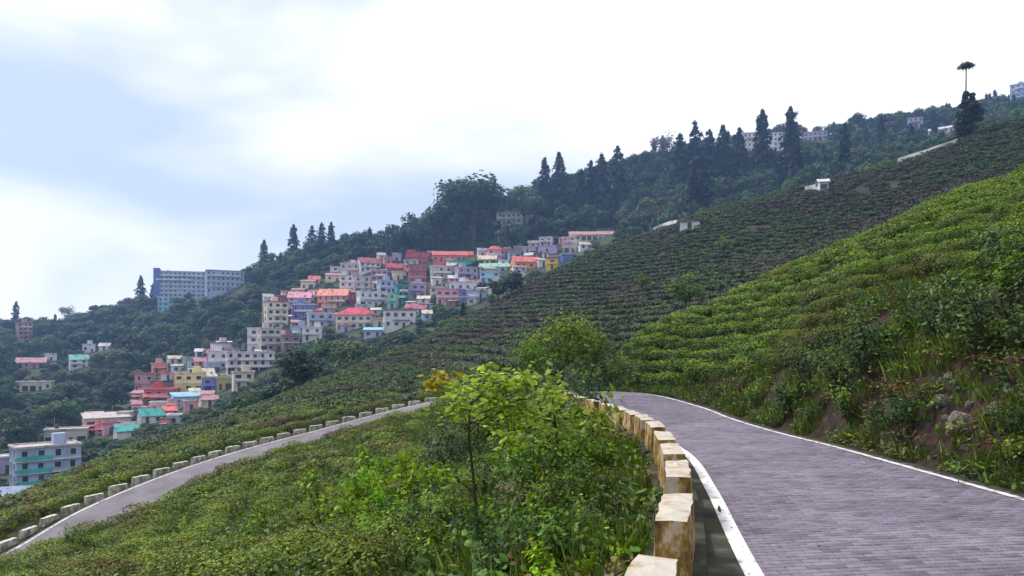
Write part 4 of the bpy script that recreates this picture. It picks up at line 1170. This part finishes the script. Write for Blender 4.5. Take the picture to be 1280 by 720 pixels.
# the woods: a tree every few metres beyond the tea, thinned round the houses
n = 9000
az = rng.uniform(-42, 42, n); xx = np.sin(np.radians(az)); yy = np.cos(np.radians(az))
r0 = keyr(xx, yy, 7) + 10; r1 = keyr(xx, yy, 12) + 35
r = np.sqrt(rng.random(n) * (r1 ** 2 - r0 ** 2) + r0 ** 2)
keep = rng.random(n) < np.where(az < -20, .45, np.where(az < 3, .40, .58))
x = (xx * r)[keep]; y = (yy * r)[keep]
z = ground_z(x, y)
h = rng.uniform(5.5, 11.5, len(x)) * np.where(rng.random(len(x)) < .12, 1.35, 1)
az = np.degrees(np.arctan2(x, y)); rk = np.hypot(x, y)
near7 = rk - keyr(x, y, 7)
h = np.where(near7 < 40, h * .62, h)
h = np.where((az > 3) & (near7 < 60), h * .6, h)
u = CX + F * x / y; yb = HY - F * (z - CAMZ) / y; yt = HY - F * (z + h - CAMZ) / y; hw = .42 * h / y * F
ok = np.ones(len(x), bool)
for bx0, by0, bx1, by1, D, hx, hy, W in BOXES:
    ov = (u + hw > bx0 + 1) & (u - hw < bx1 - 1) & (yt < by1 - .30 * (by1 - by0)) & (yb > by0) & (y < D + 6)
    ok &= ~ov & (np.hypot(x - hx, y - hy) > W * .5 + 3.5)
# the heart of the village is built up: hardly a tree
inv_ = (u > 330) & (u < 640) & (yb < 412 - .0 * u) & (yb > 326 + (640 - u) * .06) & (rng.random(len(x)) < .75)
ok &= ~inv_
# keep the brow of the tea slope clear of crowns on the right
x, y, z, h, u, yb, yt = (a[ok] for a in (x, y, z, h, u, yb, yt))
big_first = np.argsort(-(h / y) * ((u > -20) & (u < 1300)))
lim = 250
LM_ = SHORT + [(228, 356, 'the big blue grey hotel'), (62, 580, 'the large blue building'), (135, 527, 'the long grey house'), (38, 455, 'the lone dusty pink house'), (99, 452, 'the pale green roof in the woods'), (639, 274, 'the white building in the woods'), (858, 280, 'the shed on the tea brow'),
       (1030, 230, 'the little white hut'), (956, 175, 'the long dark roofed building'), (592, 260, 'the great round tree'), (367, 300, 'the small conifer stand'), (752, 230, 'the second conifer stand'), (881, 240, 'the very dark column conifer'), (1056, 190, 'the lone dark conifer'), (1211, 140, 'the dark cypress'), (41, 484, 'the long white shed wall'), (267, 482, 'the violet blue house'), (279, 450, 'the big white building roofs')]
vis_t = []
for q in big_first[:lim]:
    c_ = (u[q], (yt[q] + yb[q]) / 2)
    best = sorted((hypot(m_[0] - c_[0], 1.3 * (m_[1] - c_[1])), k_) for k_, m_ in enumerate(LM_))[0]
    vis_t.append((best[0], best[1], int(q), c_))
vis_t.sort()
tree_label = {}; cnt_ = {}
for dist, k_, q, c_ in vis_t:
    m_ = LM_[k_]; dx, dy = c_[0] - m_[0], c_[1] - m_[1]
    rel = ('left of' if dx < 0 else 'right of') if abs(dx) > 1.3 * abs(dy) else ('above' if dy < 0 else 'below')
    kk_ = (k_, rel); cnt_[kk_] = cnt_.get(kk_, 0) + 1
    if dist < 95 and cnt_[kk_] <= 6:
        tree_label[q] = ['closest rounded tree', 'second rounded tree', 'third rounded tree', 'fourth rounded tree', 'fifth rounded tree', 'sixth rounded tree'][cnt_[kk_] - 1] + f" {rel} {m_[2]}"
for q in big_first[:lim]:
    if u[q] < 330: lab, grp = 'rounded dark green tree in the woods outside the lower village', 'trees of the valley woods left of the village'
    elif u[q] < 700: lab, grp = 'bushy green tree in the belt between tea slope and village', 'trees round the village'
    else: lab, grp = 'hazy rounded tree on the wooded hill above the tea slope', 'trees of the hazy wooded hill'
    plant('broad', x[q], y[q], z[q], h[q], tree_label.get(int(q), lab), grp)
q = big_first[lim:]
src = [source('wood_tree', p[0]) for p in BRD] + [source('wood_tree', CON[0][0])]
pick = np.where(rng.random(len(q)) < np.where(u[q] > 660, .16, .05), 6, rng.integers(0, 6, len(q)))
h0s = np.array([9.3, 9.9, 9.0, 10.5, 9.6, 8.7, 16])
sc3 = (h[q] / h0s[pick])[:, None] * np.array([1.12, 1.12, 1.0])
scatter('distant_wood', 'dense hazy woods covering the far hillside round the village', src, np.column_stack([x[q], y[q], z[q]]), sc3, rng.random(len(q)) * 6.28, pick)

# low scrub fills between the trees of the woods
n = 16000
az = rng.uniform(-42, 42, n); xx = np.sin(np.radians(az)); yy = np.cos(np.radians(az))
r0 = keyr(xx, yy, 7) + 4; r1 = keyr(xx, yy, 12) + 20
r = np.sqrt(rng.random(n) * (r1 ** 2 - r0 ** 2) + r0 ** 2)
x, y = xx * r, yy * r; z = ground_z(x, y); u = CX + F * x / y; yb = HY - F * (z - CAMZ) / y
ok = np.ones(n, bool)
for bx0, by0, bx1, by1, D, hx, hy, W in BOXES:
    ok &= ~((u > bx0) & (u < bx1) & (yb > by0 + 2) & (yb < by1 + 5) & (y < D + 3)) & (np.hypot(x - hx, y - hy) > W * .5 + 2)
x, y, z = x[ok], y[ok], z[ok]
scatter('hillside_scrub', 'low scrub and bushes filling the far hillside', src[:6], np.column_stack([x, y, z - .8]), (rng.uniform(.18, .42, len(x)) * np.clip((np.hypot(x, y) - keyr(x, y, 7)) / 110, .28, 1))[:, None] * np.array([1.5, 1.5, 1]), rng.random(len(x)) * 6.28, rng.integers(0, 6, len(x)))

# ------------------------------------------------------------------ tea
TN = [tea_mesh(100 + k, 900, .062, MT['tea_near']) for k in range(4)]
TS = [tea_mesh(110 + k, 300, .105, MT['tea_near']) for k in range(4)]
TF = [tea_mesh(120 + k, 70, .27, MT['tea_far']) for k in range(4)]
TL = [tea_mesh(130 + k, 900, .062, MT['tea_low']) for k in range(4)]
TLF = [tea_mesh(140 + k, 300, .105, MT['tea_low']) for k in range(4)]

def rows_points(n, az0, az1, ka, kb, fa, fb, step, phase, band, seed, thin=1.0):
    r_ = np.random.default_rng(seed)
    az = r_.uniform(az0, az1, n); xx = np.sin(np.radians(az)); yy = np.cos(np.radians(az))
    a = keyr(xx, yy, ka) * fa if ka is not None else np.full(n, fa); b_ = keyr(xx, yy, kb) * fb
    r = np.sqrt(r_.random(n) * np.maximum(b_ ** 2 - a ** 2, 0) + a ** 2)
    ok = b_ > a
    x, y = (xx * r)[ok], (yy * r)[ok]
    z = ground_z(x, y)
    if phase == 'z': f = z + .06 * x + .8 * fbm(x / 11, y / 11, seed) + .45 * fbm(x / 3.5, y / 3.5, seed + 1)
    else:
        d, _, _, _ = near_road(x, y); f = d + 1.6 * fbm(x / 6, y / 6, seed)
    k = (np.mod(f / step, 1) < band * (1 + 1.5 * fbm(x / 8, y / 8, seed + 7)))
    # gaps where bushes are missing
    k &= fbm(x / 5, y / 5, seed + 3, 3) > -.20
    return x[k], y[k], z[k]

def thin_out(x, y, z, dmin):
    """drop points that crowd each other (grid hash)"""
    cell = {}; keep = []
    for i in range(len(x)):
        key = (int(x[i] // dmin), int(y[i] // dmin))
        if key in cell: continue
        cell[key] = 1; keep.append(i)
    return x[keep], y[keep], z[keep]

tea_individuals = []
# bright spur above the bank
x, y, z = rows_points(60000, 5, 52, 3, 4, 1.0, 1.22, .58, 'z', .40, 1)
d, _, side, idx = near_road(x, y)
uu = CX + F * x / y; bw = 1.5 + 2.6 * sstep(1010, 1120, uu) + 1.2 * fbm(x / 3, y / 3, 21, 3)
k = d > bw
x, y, z = thin_out(x[k], y[k], z[k], .48)
A1 = (x, y, z)
# slope inside the hairpin
x, y, z = rows_points(26000, -52, -2, None, 3, 7.5, 1.02, 1.8, 'road', .27, 2)
d, _, side, idx = near_road(x, y)
u = CX + F * x / y; v = HY - F * (z - CAMZ) / y
k = (d > .9) & (side < 0) & ~((u > 520) & (v > 540)) & (v < 800)
x, y, z = thin_out(x[k], y[k], z[k], .62)
A2 = (x, y, z)
def in_view(x, y, z):
    u = CX + F * x / y; v = HY - F * (z + .3 - CAMZ) / y
    return (u > -15) & (u < 1295) & (v < 735) & (v > 0)
def build_tea(A, n_ind, meshes, far_meshes, label, group, stuff_name, stuff_label, smax):
    x, y, z = A
    r_ = np.random.default_rng(len(x))
    s = r_.uniform(.58, 1.05, len(x))
    order = np.argsort(np.where(in_view(x, y, z), y, 1e9))
    for q in order[:n_ind]:
        o = link('tea_bush', meshes[int(r_.integers(0, 4))], None, (x[q], y[q], z[q] - .05), r_.random() * 6.28, scale=(s[q] * 1.1, s[q] * 1.1, s[q] * r_.uniform(.8, 1.15)))
        tag(o, label, 'tea bush', group)
    q = order[n_ind:]
    near = y[q] < smax
    src = [source('tea', m_) for m_ in meshes] + [source('tea', m_) for m_ in far_meshes]
    pick = r_.integers(0, 4, len(q)) + np.where(near, 0, 4)
    scatter(stuff_name, stuff_label, src, np.column_stack([x[q], y[q], z[q] - .05]), np.column_stack([s[q] * 1.12, s[q] * 1.12, s[q] * r_.uniform(.8, 1.15, len(q))]), r_.random(len(q)) * 6.28, pick)
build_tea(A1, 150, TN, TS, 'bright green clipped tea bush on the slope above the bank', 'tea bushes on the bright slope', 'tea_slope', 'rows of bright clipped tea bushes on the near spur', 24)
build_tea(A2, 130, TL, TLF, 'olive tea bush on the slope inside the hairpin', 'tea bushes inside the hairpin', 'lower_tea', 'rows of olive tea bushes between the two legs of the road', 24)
# beyond the lower road and over the big dark slope
x, y, z = rows_points(26000, -52, 2, 3, 7, 1.0, 1.12, 1.75, 'road', .42, 4)
d, _, side, idx = near_road(x, y)
k = (d > 1.2) & (side > 0) & (idx > 13 * NSUB) | (d > 12)
k &= ~((d < 1.2))
x1, y1, z1 = thin_out(x[k], y[k], z[k], .62)
r_ = np.random.default_rng(41)
scatter('outer_tea', 'dull tea bushes beyond the lower road falling to the village', [source('tea', m_) for m_ in TLF + TF], np.column_stack([x1, y1, z1 - .05]), r_.uniform(.7, 1.25, len(x1)), r_.random(len(x1)) * 6.28,
        r_.integers(0, 4, len(x1)) + np.where(r_.random(len(x1)) < sstep(40, 75, np.hypot(x1, y1)), 4, 0))
x, y, z = rows_points(150000, -6, 52, 5, 7, .92, 1.09, 1.25, 'z', .28, 6)
k = np.hypot(x, y) > 50
x, y, z = thin_out(x[k], y[k], z[k], .72)
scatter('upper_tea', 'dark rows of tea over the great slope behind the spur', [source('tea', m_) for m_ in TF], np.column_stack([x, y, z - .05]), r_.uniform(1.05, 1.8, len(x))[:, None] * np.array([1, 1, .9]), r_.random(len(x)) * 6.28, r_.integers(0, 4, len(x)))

# ------------------------------------------------------------------ shrubs of the verge inside the bend and on the bank
FR = [shrub_parts(200 + k, .75, 1.15, 950, .078, 'fresh') for k in range(3)]
DP = [shrub_parts(210 + k, .85, 1.15, 1000, .080, 'deep') for k in range(3)]
LM = [shrub_parts(220 + k, .7, 1.1, 720, .09, 'lime', .62, 10, .24, True, .1) for k in range(2)]
DR = [shrub_parts(230 + k, .6, .7, 420, .08, 'dry') for k in range(2)]
def shrub(kind, x, y, s, label, group, dz=0, sz=None):
    parts, nm = {'fresh': (FR, 'shrub'), 'deep': (DP, 'shrub'), 'lime': (LM, 'leafy_shrub'), 'dry': (DR, 'dry_shrub')}[kind]
    p = parts[int(rng.integers(0, len(parts)))]
    return thing_of(nm, label, 'shrub', group, (x, y, gz1(x, y) + dz), rng.random() * 6.28, (s, s, sz or s), (('foliage', p[0]), ('stems', p[1])))
def at(u, Y): return (u - CX) / F * Y, Y
# (kind, u, depth, size, label)
for kind, u, Y, s, label in [
    ('lime', 702, 11.5, 1.45, 'lime leaved shrub highest beside the end of the stained parapet'),
    ('lime', 660, 12.5, 1.35, 'lime leaved shrub just behind the sapling crown'),
    ('fresh', 720, 14.0, 1.0, 'tall fresh green shrub against the far end of the parapet'),
    ('fresh', 690, 14.5, 1.3, 'green shrub behind the lime leaved shrub by the parapet'),
    ('fresh', 665, 10.2, 1.0, 'fresh green shrub midway between sapling and parapet'),
    ('fresh', 706, 10.5, .75, 'green bush left of the sixth parapet block'),
    ('dry', 760, 13.0, .6, 'dry brown tangle of stems by the far parapet blocks'),
    ('fresh', 758, 10.8, .50, 'yellowish shrub close against the middle parapet blocks'),
    ('deep', 742, 8.4, .58, 'dark leafy bush below the fourth parapet block'),
    ('deep', 762, 7.0, .48, 'dark bush beside the second parapet block'),
    ('fresh', 718, 7.4, .58, 'broad leaved green shrub two paces left of the parapet'),
    ('fresh', 690, 7.8, .65, 'green bush right of the thin sapling trunk'),
    ('dry', 680, 9.0, .85, 'rust brown dry bush among the green shrubs'),
    ('fresh', 715, 6.0, .55, 'fresh green weed shrub at the lower edge beside the nearest parapet block'),
    ('lime', 690, 5.3, .42, 'small lime leaved plant low in front of the parapet'),
    ('deep', 640, 6.2, .6, 'dark shrub at the foot of the sapling'),
    ('lime', 415, 14.0, 1.25, 'lime leaved shrub left of the sapling, lower one'),
    ('lime', 452, 15.5, 1.25, 'lime leaved shrub left of the sapling, upper one'),
    ('lime', 470, 18.5, 1.25, 'yellow green shrub midway up the slope inside the hairpin'),
    ('lime', 500, 15.0, 1.1, 'lime leaved shrub nearest left of the sapling crown'),
    ('lime', 552, 11.5, .62, 'bright leafy shrub beside the sapling trunk'),
    ('fresh', 505, 12.0, .85, 'round green shrub two metres left of the sapling'),
    ('deep', 560, 20.0, 1.2, 'dark bush on the lip above the lower road'),
    ('fresh', 600, 22.0, 1.4, 'tall green bush hiding the lower road behind the sapling'),
    ('deep', 640, 24.0, 1.7, 'tall dark bush hiding the hairpin behind the sapling'),
    ('fresh', 672, 21.0, 1.5, 'broad green bush hiding the hairpin beside the lime leaved shrubs'),
    ('deep', 712, 24.0, 1.6, 'dark green bush at the inside of the bend'),
    ('lime', 480, 11.0, .8, 'pale lime shrub in the middle of the near slope'),
    ('dry', 360, 13.5, .7, 'brown dry shrub on the olive tea slope'),
    ('fresh', 335, 15.5, .8, 'light green shrub among olive tea on the near slope'),
    ('lime', 240, 18.5, .62, 'yellowish shrub low on the olive tea slope'),
    ('fresh', 90, 20.0, .8, 'green shrub at the bottom corner of the slope'),
    ('deep', 655, 33.0, 1.5, 'dark bush under the leafy tree at the bend'),
    ('deep', 728, 33.5, 1.3, 'dark green bush where the road disappears'),
]:
    x, y = at(u, Y); shrub(kind, x, y, s, label, None)
# more undergrowth between them
r_ = np.random.default_rng(31)
cnt = 0
while cnt < 70:
    Y = r_.uniform(4.6, 24); u = r_.uniform(470, 800); x, y = at(u, Y); z = gz1(x, y); v = HY - F * (z - CAMZ) / Y
    d, _, sd, ix = near_road([x], [y])
    if d[0] < 1.9 or sd[0] > 0 or v > 760 or (u < 560 and v < 560): continue
    kind = ['deep', 'fresh', 'fresh', 'dry', 'deep'][int(r_.integers(0, 5))]
    lab = {'deep': 'low dark bush in the undergrowth inside the bend', 'fresh': 'low green shrub in the undergrowth inside the bend', 'dry': 'low dry brown shrub in the undergrowth inside the bend'}[kind]
    shrub(kind, x, y, r_.uniform(.35, .75), lab, kind + ' undergrowth shrubs inside the bend'.replace('fresh', 'green'))
    cnt += 1
# bank on the other side
for kind, u, v, s, label in [
    ('deep', 985, 522, .75, 'glossy dark green shrub at the road edge beside a pale stone'),
    ('fresh', 946, 508, .6, 'small green shrub on the bank left of the glossy dark one'),
    ('fresh', 1008, 500, .7, 'green shrub on the bank just above the glossy dark one'),
    ('deep', 1060, 485, 1.1, 'dark shrub overhanging the bank above the road'),
    ('deep', 1095, 465, 1.1, 'dark bushy shrub at the top of the bare bank'),
    ('deep', 1245, 440, 1.1, 'dark round bush on top of the bank above the rocks'),
    ('deep', 1180, 425, .9, 'dark shrub above the reddish soil patch'),
    ('fresh', 1065, 530, .7, 'grassy green shrub at the foot of the bank'),
    ('fresh', 1262, 585, .45, 'bright green shrub under the rocks at the road edge'),
    ('dry', 1120, 500, .7, 'brown dry shrub on the bare bank'),
    ('deep', 1268, 362, 1.1, 'dark shrub beside the soil scar high on the bank edge'),
    ('fresh', 1250, 385, 1.0, 'green shrub just below the dark one by the soil scar'),
    ('deep', 1276, 402, 1.0, 'dark shrub lowest by the soil scar on the bank edge'),
    ('dry', 1222, 462, .45, 'brown dry shrub between the bank rocks'),
    ('fresh', 850, 470, 1.0, 'yellowish green shrub at the foot of the spur beyond the road'),
    ('deep', 800, 478, .9, 'dark green shrub at the far end of the road'),
    ('fresh', 870, 485, .8, 'green shrub by the white line at the far bend'),
    ('dry', 930, 490, .7, 'brown dry shrub at the foot of the spur'),
    ('deep', 1020, 470, .9, 'dark shrub halfway up the bank over the road'),
    ('deep', 1130, 545, .6, 'low dark plant in the ditch below the bare bank'),
    
]:
    x, y, z = hit(u, v, 2, 4) if u < 1290 else (0, 0, 0)
    shrub(kind, x, y, s, label, None)
cnt = 0
while cnt < 75:
    k = int(r_.integers(int(3 * NSUB), 11 * NSUB)); d = r_.uniform(.7, 4.2)
    x, y = offs_r(np.array([k]), d)[0]
    pu, pv_ = proj(x, y, gz1(x, y) + .2)
    if abs(pu - 1212) < 52 and abs(pv_ - 520) < 60: continue
    kind = ['dry', 'deep', 'fresh', 'deep', 'fresh'][int(r_.integers(0, 5))]
    shrub(kind, x, y, r_.uniform(.3, .62), {'deep': 'low dark plant on the cut bank', 'fresh': 'low green plant on the cut bank', 'dry': 'low brown plant on the cut bank'}[kind], kind.replace('fresh', 'green') + ' plants on the cut bank')
    cnt += 1

# leafy trees at the bend and on the dark slope
BEND = broad_parts(300, 1.9, 4.3, 3000, .17, 'fresh', 30, 1.0, .3)
BEND2 = broad_parts(301, 1.9, 4.3, 2600, .17, 'fresh', 26, .95, .3)
SLOPE = broad_parts(302, 2.4, 5.5, 900, .36, 'fresh', 12, .9)
for parts, u, Y, yt, lab, w_ in [(BEND2, 700, 36, 398, 'dark leafy tree at the bend where the road disappears', 1.15), (BEND, 738, 38, 415, 'fresh green tree beside the dark leafy tree at the bend', 1.0), (BEND2, 672, 34, 432, 'low dark tree left of the pair at the bend', 1.1)]:
    x, y = at(u, Y); z = gz1(x, y); h = CAMZ + (HY - yt) / F * Y - z
    thing_of('leafy_tree', lab, 'tree', 'leafy trees at the bend', (x, y, z), rng.random() * 6, (h / 4.1 * w_, h / 4.1 * w_, h / 4.1), (('crown', parts[0]), ('trunk', parts[1])))
for u, yb, hpx, lab in [(857, 396, 52, 'bright green young tree alone on the dark tea slope'), (803, 368, 26, 'low bright bush on the dark tea slope left of the young tree'), (905, 322, 26, 'small green bush high on the dark tea slope'), (640, 372, 34, 'dark tree at the village edge of the tea slope'), (622, 380, 34, 'dark tree at the village edge beside the white terrace')]:
    x, y, z = hit(u, yb, 5, 7); h = hpx / F * y
    if 'dark tree' in lab: plant('broad', x, y, z, h, lab, None)
    else: thing_of('young_tree', lab, 'tree', None, (x, y, z), rng.random() * 6, h / 5.2, (('crown', SLOPE[0]), ('trunk', SLOPE[1])))

# the thin sapling in front, its leaves in loose clusters
sx_, sy_ = at(598, 8.0); sz_ = gz1(sx_, sy_)
def loc(u, v, dY=0):
    Y = 8.0 + dY
    return ((u - CX) / F * Y - sx_, Y - sy_, CAMZ + (HY - v) / F * Y - sz_)
root = tag(empty('sapling', (sx_, sy_, sz_)), 'thin young tree with lime leaf clusters standing in front of the lower road', 'tree')
tr = MB().tube([(0, 0, -.2), loc(597, 660), loc(592, 600, .05), loc(586, 545), loc(588, 505), loc(600, 480)], [.022, .019, .016, .013, .009, .005], 8)
link('trunk', tr.mesh('trunk', MT['twig']), root)
cl = []
for u, v, dY, st in [(545, 480, -.3, (587, 520)), (600, 488, .2, (588, 512)), (628, 478, .5, (590, 505)), (652, 486, .3, (590, 515)), (575, 512, -.4, (586, 540)), (625, 515, .2, (587, 540)), (660, 512, .6, (588, 530)), (545, 590, -.2, (592, 615)), (570, 600, .2, (593, 620)), (612, 640, .15, (597, 655)), (618, 575, .2, (590, 590)), (690, 495, .9, (590, 520))]:
    a, b_ = loc(*st), loc(u, v, dY)
    md = tuple((np.array(a) + np.array(b_)) / 2 + np.array([0, 0, .05]))
    link('branch', MB().tube([a, md, b_], [.008, .006, .003], 5).mesh('branch', MT['twig']), root)
    cl.append(b_)
r_ = np.random.default_rng(9)
def cluster(name, cs_, n, rad, ls, mat, bias=.1):
    k = r_.integers(0, len(cs_), n); c = np.array(cs_)[k]
    off = r_.normal(0, 1, (n, 3)) * np.array([rad, rad, rad * .55])
    P = c + off
    D = off * np.array([1, 1, .2]) + np.array([0, 0, -.06])
    Nn = np.array([0, 0, 1.]) + r_.normal(0, .38, (n, 3))
    V, Fq, tq = leaf_arrays(P, Nn, ls * r_.uniform(.6, 1.25, n), .62, np.clip(r_.normal(.45 + bias, .22, n), 0, 1), oval=True, D=D, r_=r_)
    return link(name, mesh(name, V, Fq, [MT[mat]], tone=tq), root)
cluster('crown', cl[1:7] + [cl[11]] + [tuple(np.array(c) + r_.normal(0, .16, 3) * np.array([1, 1, .6])) for c in cl[1:7] for _ in range(2)], 900, .10, .098, 'lime', .05)
cluster('lower_leaves', cl[7:11], 120, .09, .09, 'lime', -.05)
tag(cluster('yellow_leaves', [cl[0], loc(556, 474, -.3)], 110, .10, .085, 'yellow'), 'yellow orange leaf cluster at the tip of one branch')

# pale stones: bank rocks, the stone at the bend
def rock_mesh(seed):
    r_ = np.random.default_rng(seed)
    V = []; Fs = []; nu, nv = 9, 6
    for a in range(nv + 1):
        th = pi * a / nv
        for b_ in range(nu):
            ph = 2 * pi * b_ / nu
            d = np.array([sin(th) * cos(ph), sin(th) * sin(ph), cos(th)])
            rr = 1 + .22 * sin(3 * ph + seed) * sin(th) + .18 * cos(2 * th + seed * 2)
            p = d * rr; p = np.sign(p) * np.abs(p) ** .75
            V.append(p + (r_.normal(0, .05, 3) if 0 < a < nv else 0))
    for a in range(nv):
        for b_ in range(nu):
            q = (b_ + 1) % nu
            Fs.append((a * nu + b_, (a + 1) * nu + b_, (a + 1) * nu + q, a * nu + q))
    return mesh('rock', V, Fs, [MT['rock']])
RK = [rock_mesh(k) for k in range(5)]
for k, (u, v, s, lab) in enumerate([(1202, 526, 28, 'largest pale boulder set in the bare bank'), (1190, 543, 12, 'small pale stone just under the largest boulder'), (1178, 500, 18, 'flat pale stone above the largest boulder'), (1166, 509, 12, 'small stone left of the flat pale one'),
        (1188, 469, 11, 'topmost small pale stone on the bank'), (1191, 481, 12, 'second stone down from the top of the bank'), (1247, 511, 22, 'wide pale rock right of the largest boulder'), (1270, 529, 14, 'grey rock at the right end of the bank'),
        (1243, 529, 16, 'brown rock below the wide pale rock'), (1210, 560, 11, 'small stone near the foot of the bank'), (1140, 512, 9, 'little grey stone left of the boulders'), (1225, 492, 12, 'dull stone between flat stone and wide rock'), (1262, 492, 10, 'small dull stone above the wide pale rock'),
        (1213, 508, 12, 'angular stone resting above the largest boulder'), (1182, 521, 9, 'pebble sized stone beside the largest boulder'), (975, 520, 13, 'pale roadside stone beside the glossy dark shrub'), (922, 506, 8, 'yellowish marker stone at the road edge'), (736, 484, 15, 'whitish stone at the inside of the bend')]):
    x, y, z = hit(u, v, 2, 4) if u > 800 else (*at(u, 27), gz1(*at(u, 27)) + .25)
    sm = s / F * y / 2 * 1.08
    o = link('rock', RK[k % 5], None, (x, y, z - sm * .25), k * 1.3, scale=(sm * 1.05, sm * 1.1, sm * .85))
    o.rotation_euler = (.3 * sin(k), .4 * cos(k * 2), k * 1.3)
    tag(o, lab, 'rock', 'stones on the bank')

# ------------------------------------------------------------------ ground cover
TU = [tuft_mesh(400 + k, 38, .34, 'grass') for k in range(4)]
WD = [weed_mesh(410 + k, 26, .30, .26, .085, ['fresh', 'deep', 'deep', 'dry'][k]) for k in range(4)]
def cover(name, label, n, az0, az1, rmin, rmax, cond, mix, smin, smax, seed):
    r_ = np.random.default_rng(seed)
    az = np.radians(r_.uniform(az0, az1, n)); r = np.sqrt(r_.random(n) * (rmax ** 2 - rmin ** 2) + rmin ** 2)
    x, y = r * np.sin(az), r * np.cos(az); d, rz, side, idx = near_road(x, y)
    k = cond(x, y, d, side, idx); x, y, d = x[k], y[k], d[k]
    z = ground_z(x, y); m_ = len(x)
    pick = np.where(r_.random(m_) < mix, r_.integers(4, 8, m_), r_.integers(0, 4, m_))
    scatter(name, label, [source('tuft', m2) for m2 in TU] + [source('weed', m2) for m2 in WD], np.column_stack([x, y, z - .03]), r_.uniform(smin, smax, m_), r_.random(m_) * 6.28, pick)
rowx = np.array([p[0] for p in ROW]); rowy = np.array([p[1] for p in ROW])
clear_row = lambda x, y: np.where((y > 2) & (y < 25.5), x < np.interp(y, rowy, rowx) - .3, True)
cover('undergrowth', 'grass and low weeds covering the slope inside the bend', 30000, -40, 12, 3.5, 46, lambda x, y, d, s, i: (s < 0) & (d > .55) & clear_row(x, y) , .62, .6, 1.5, 51)
cover('bank_grass', 'grass and weeds on the cut bank beside the road', 30000, 4, 46, 6, 42, lambda x, y, d, s, i: (s > 0) & (d > .42) & (d < 5.5) & (i < 12 * NSUB) & (fbm(x / 1.3, y / 1.3, 8) > -.10), .55, .5, 1.25, 52)
cover('verge_grass', 'grass on the verge outside the lower road', 9000, -50, 0, 18, 62, lambda x, y, d, s, i: (s > 0) & (d > 1.0) & (d < 6) & (i > 13 * NSUB), .35, .7, 1.5, 53)
cover('parapet_weeds', 'small tufts rooting along the mossy strip by the parapet', 6000, 0, 30, 4, 24, lambda x, y, d, s, i: (s < 0) & (d > .18) & (d < .9) & (y < 20) & ~clear_row(x, y) & (x > np.interp(y, rowy, rowx) + .22) & (fbm(x * 1.2, y / 1.5, 4) > -.06), .4, .18, .55, 54)

# fallen leaves and grit along the road's edges
r_ = np.random.default_rng(61); n = 420
k = r_.integers(2 * NSUB, 10 * NSUB, n); left = r_.random(n) < .45
e_d = np.abs(r_.normal(0, .28, n))
P2 = np.where(left[:, None], RL[k] + (RR[k] - RL[k]) / np.linalg.norm(RR[k] - RL[k], axis=1)[:, None] * e_d[:, None], RR[k] - (RR[k] - RL[k]) / np.linalg.norm(RR[k] - RL[k], axis=1)[:, None] * e_d[:, None])
P3 = np.column_stack([P2, RZ[k] + .022])
V, Fq, tq = leaf_arrays(P3, np.array([0, 0, 1.]) + r_.normal(0, .15, (n, 3)), r_.uniform(.02, .06, n), .5, r_.random(n), r_=r_)
tag(link('fallen_leaves', mesh('fallen_leaves', V, Fq, [MT['dry']], tone=tq)), 'dry fallen leaves lying along the edges of the paved road', kind='stuff')

# ------------------------------------------------------------------ haze in the valley air
hm = bpy.data.materials.new('valley_haze'); hm.use_nodes = True
t = hm.node_tree; t.nodes.clear()
vo = t.nodes.new('ShaderNodeVolumePrincipled'); vo.inputs['Color'].default_value = (.34, .55, 1.0, 1); vo.inputs['Density'].default_value = .00040; vo.inputs['Anisotropy'].default_value = .3
mo = t.nodes.new('ShaderNodeOutputMaterial'); t.links.new(vo.outputs[0], mo.inputs['Volume'])
zlo = float(Zg.min()) - 1.2
hz = link('haze', MB().box(-885, 885, -885, 885, zlo, 215).mesh('haze', hm))
tag(hz, 'thin blue haze filling the valley air', kind='stuff')
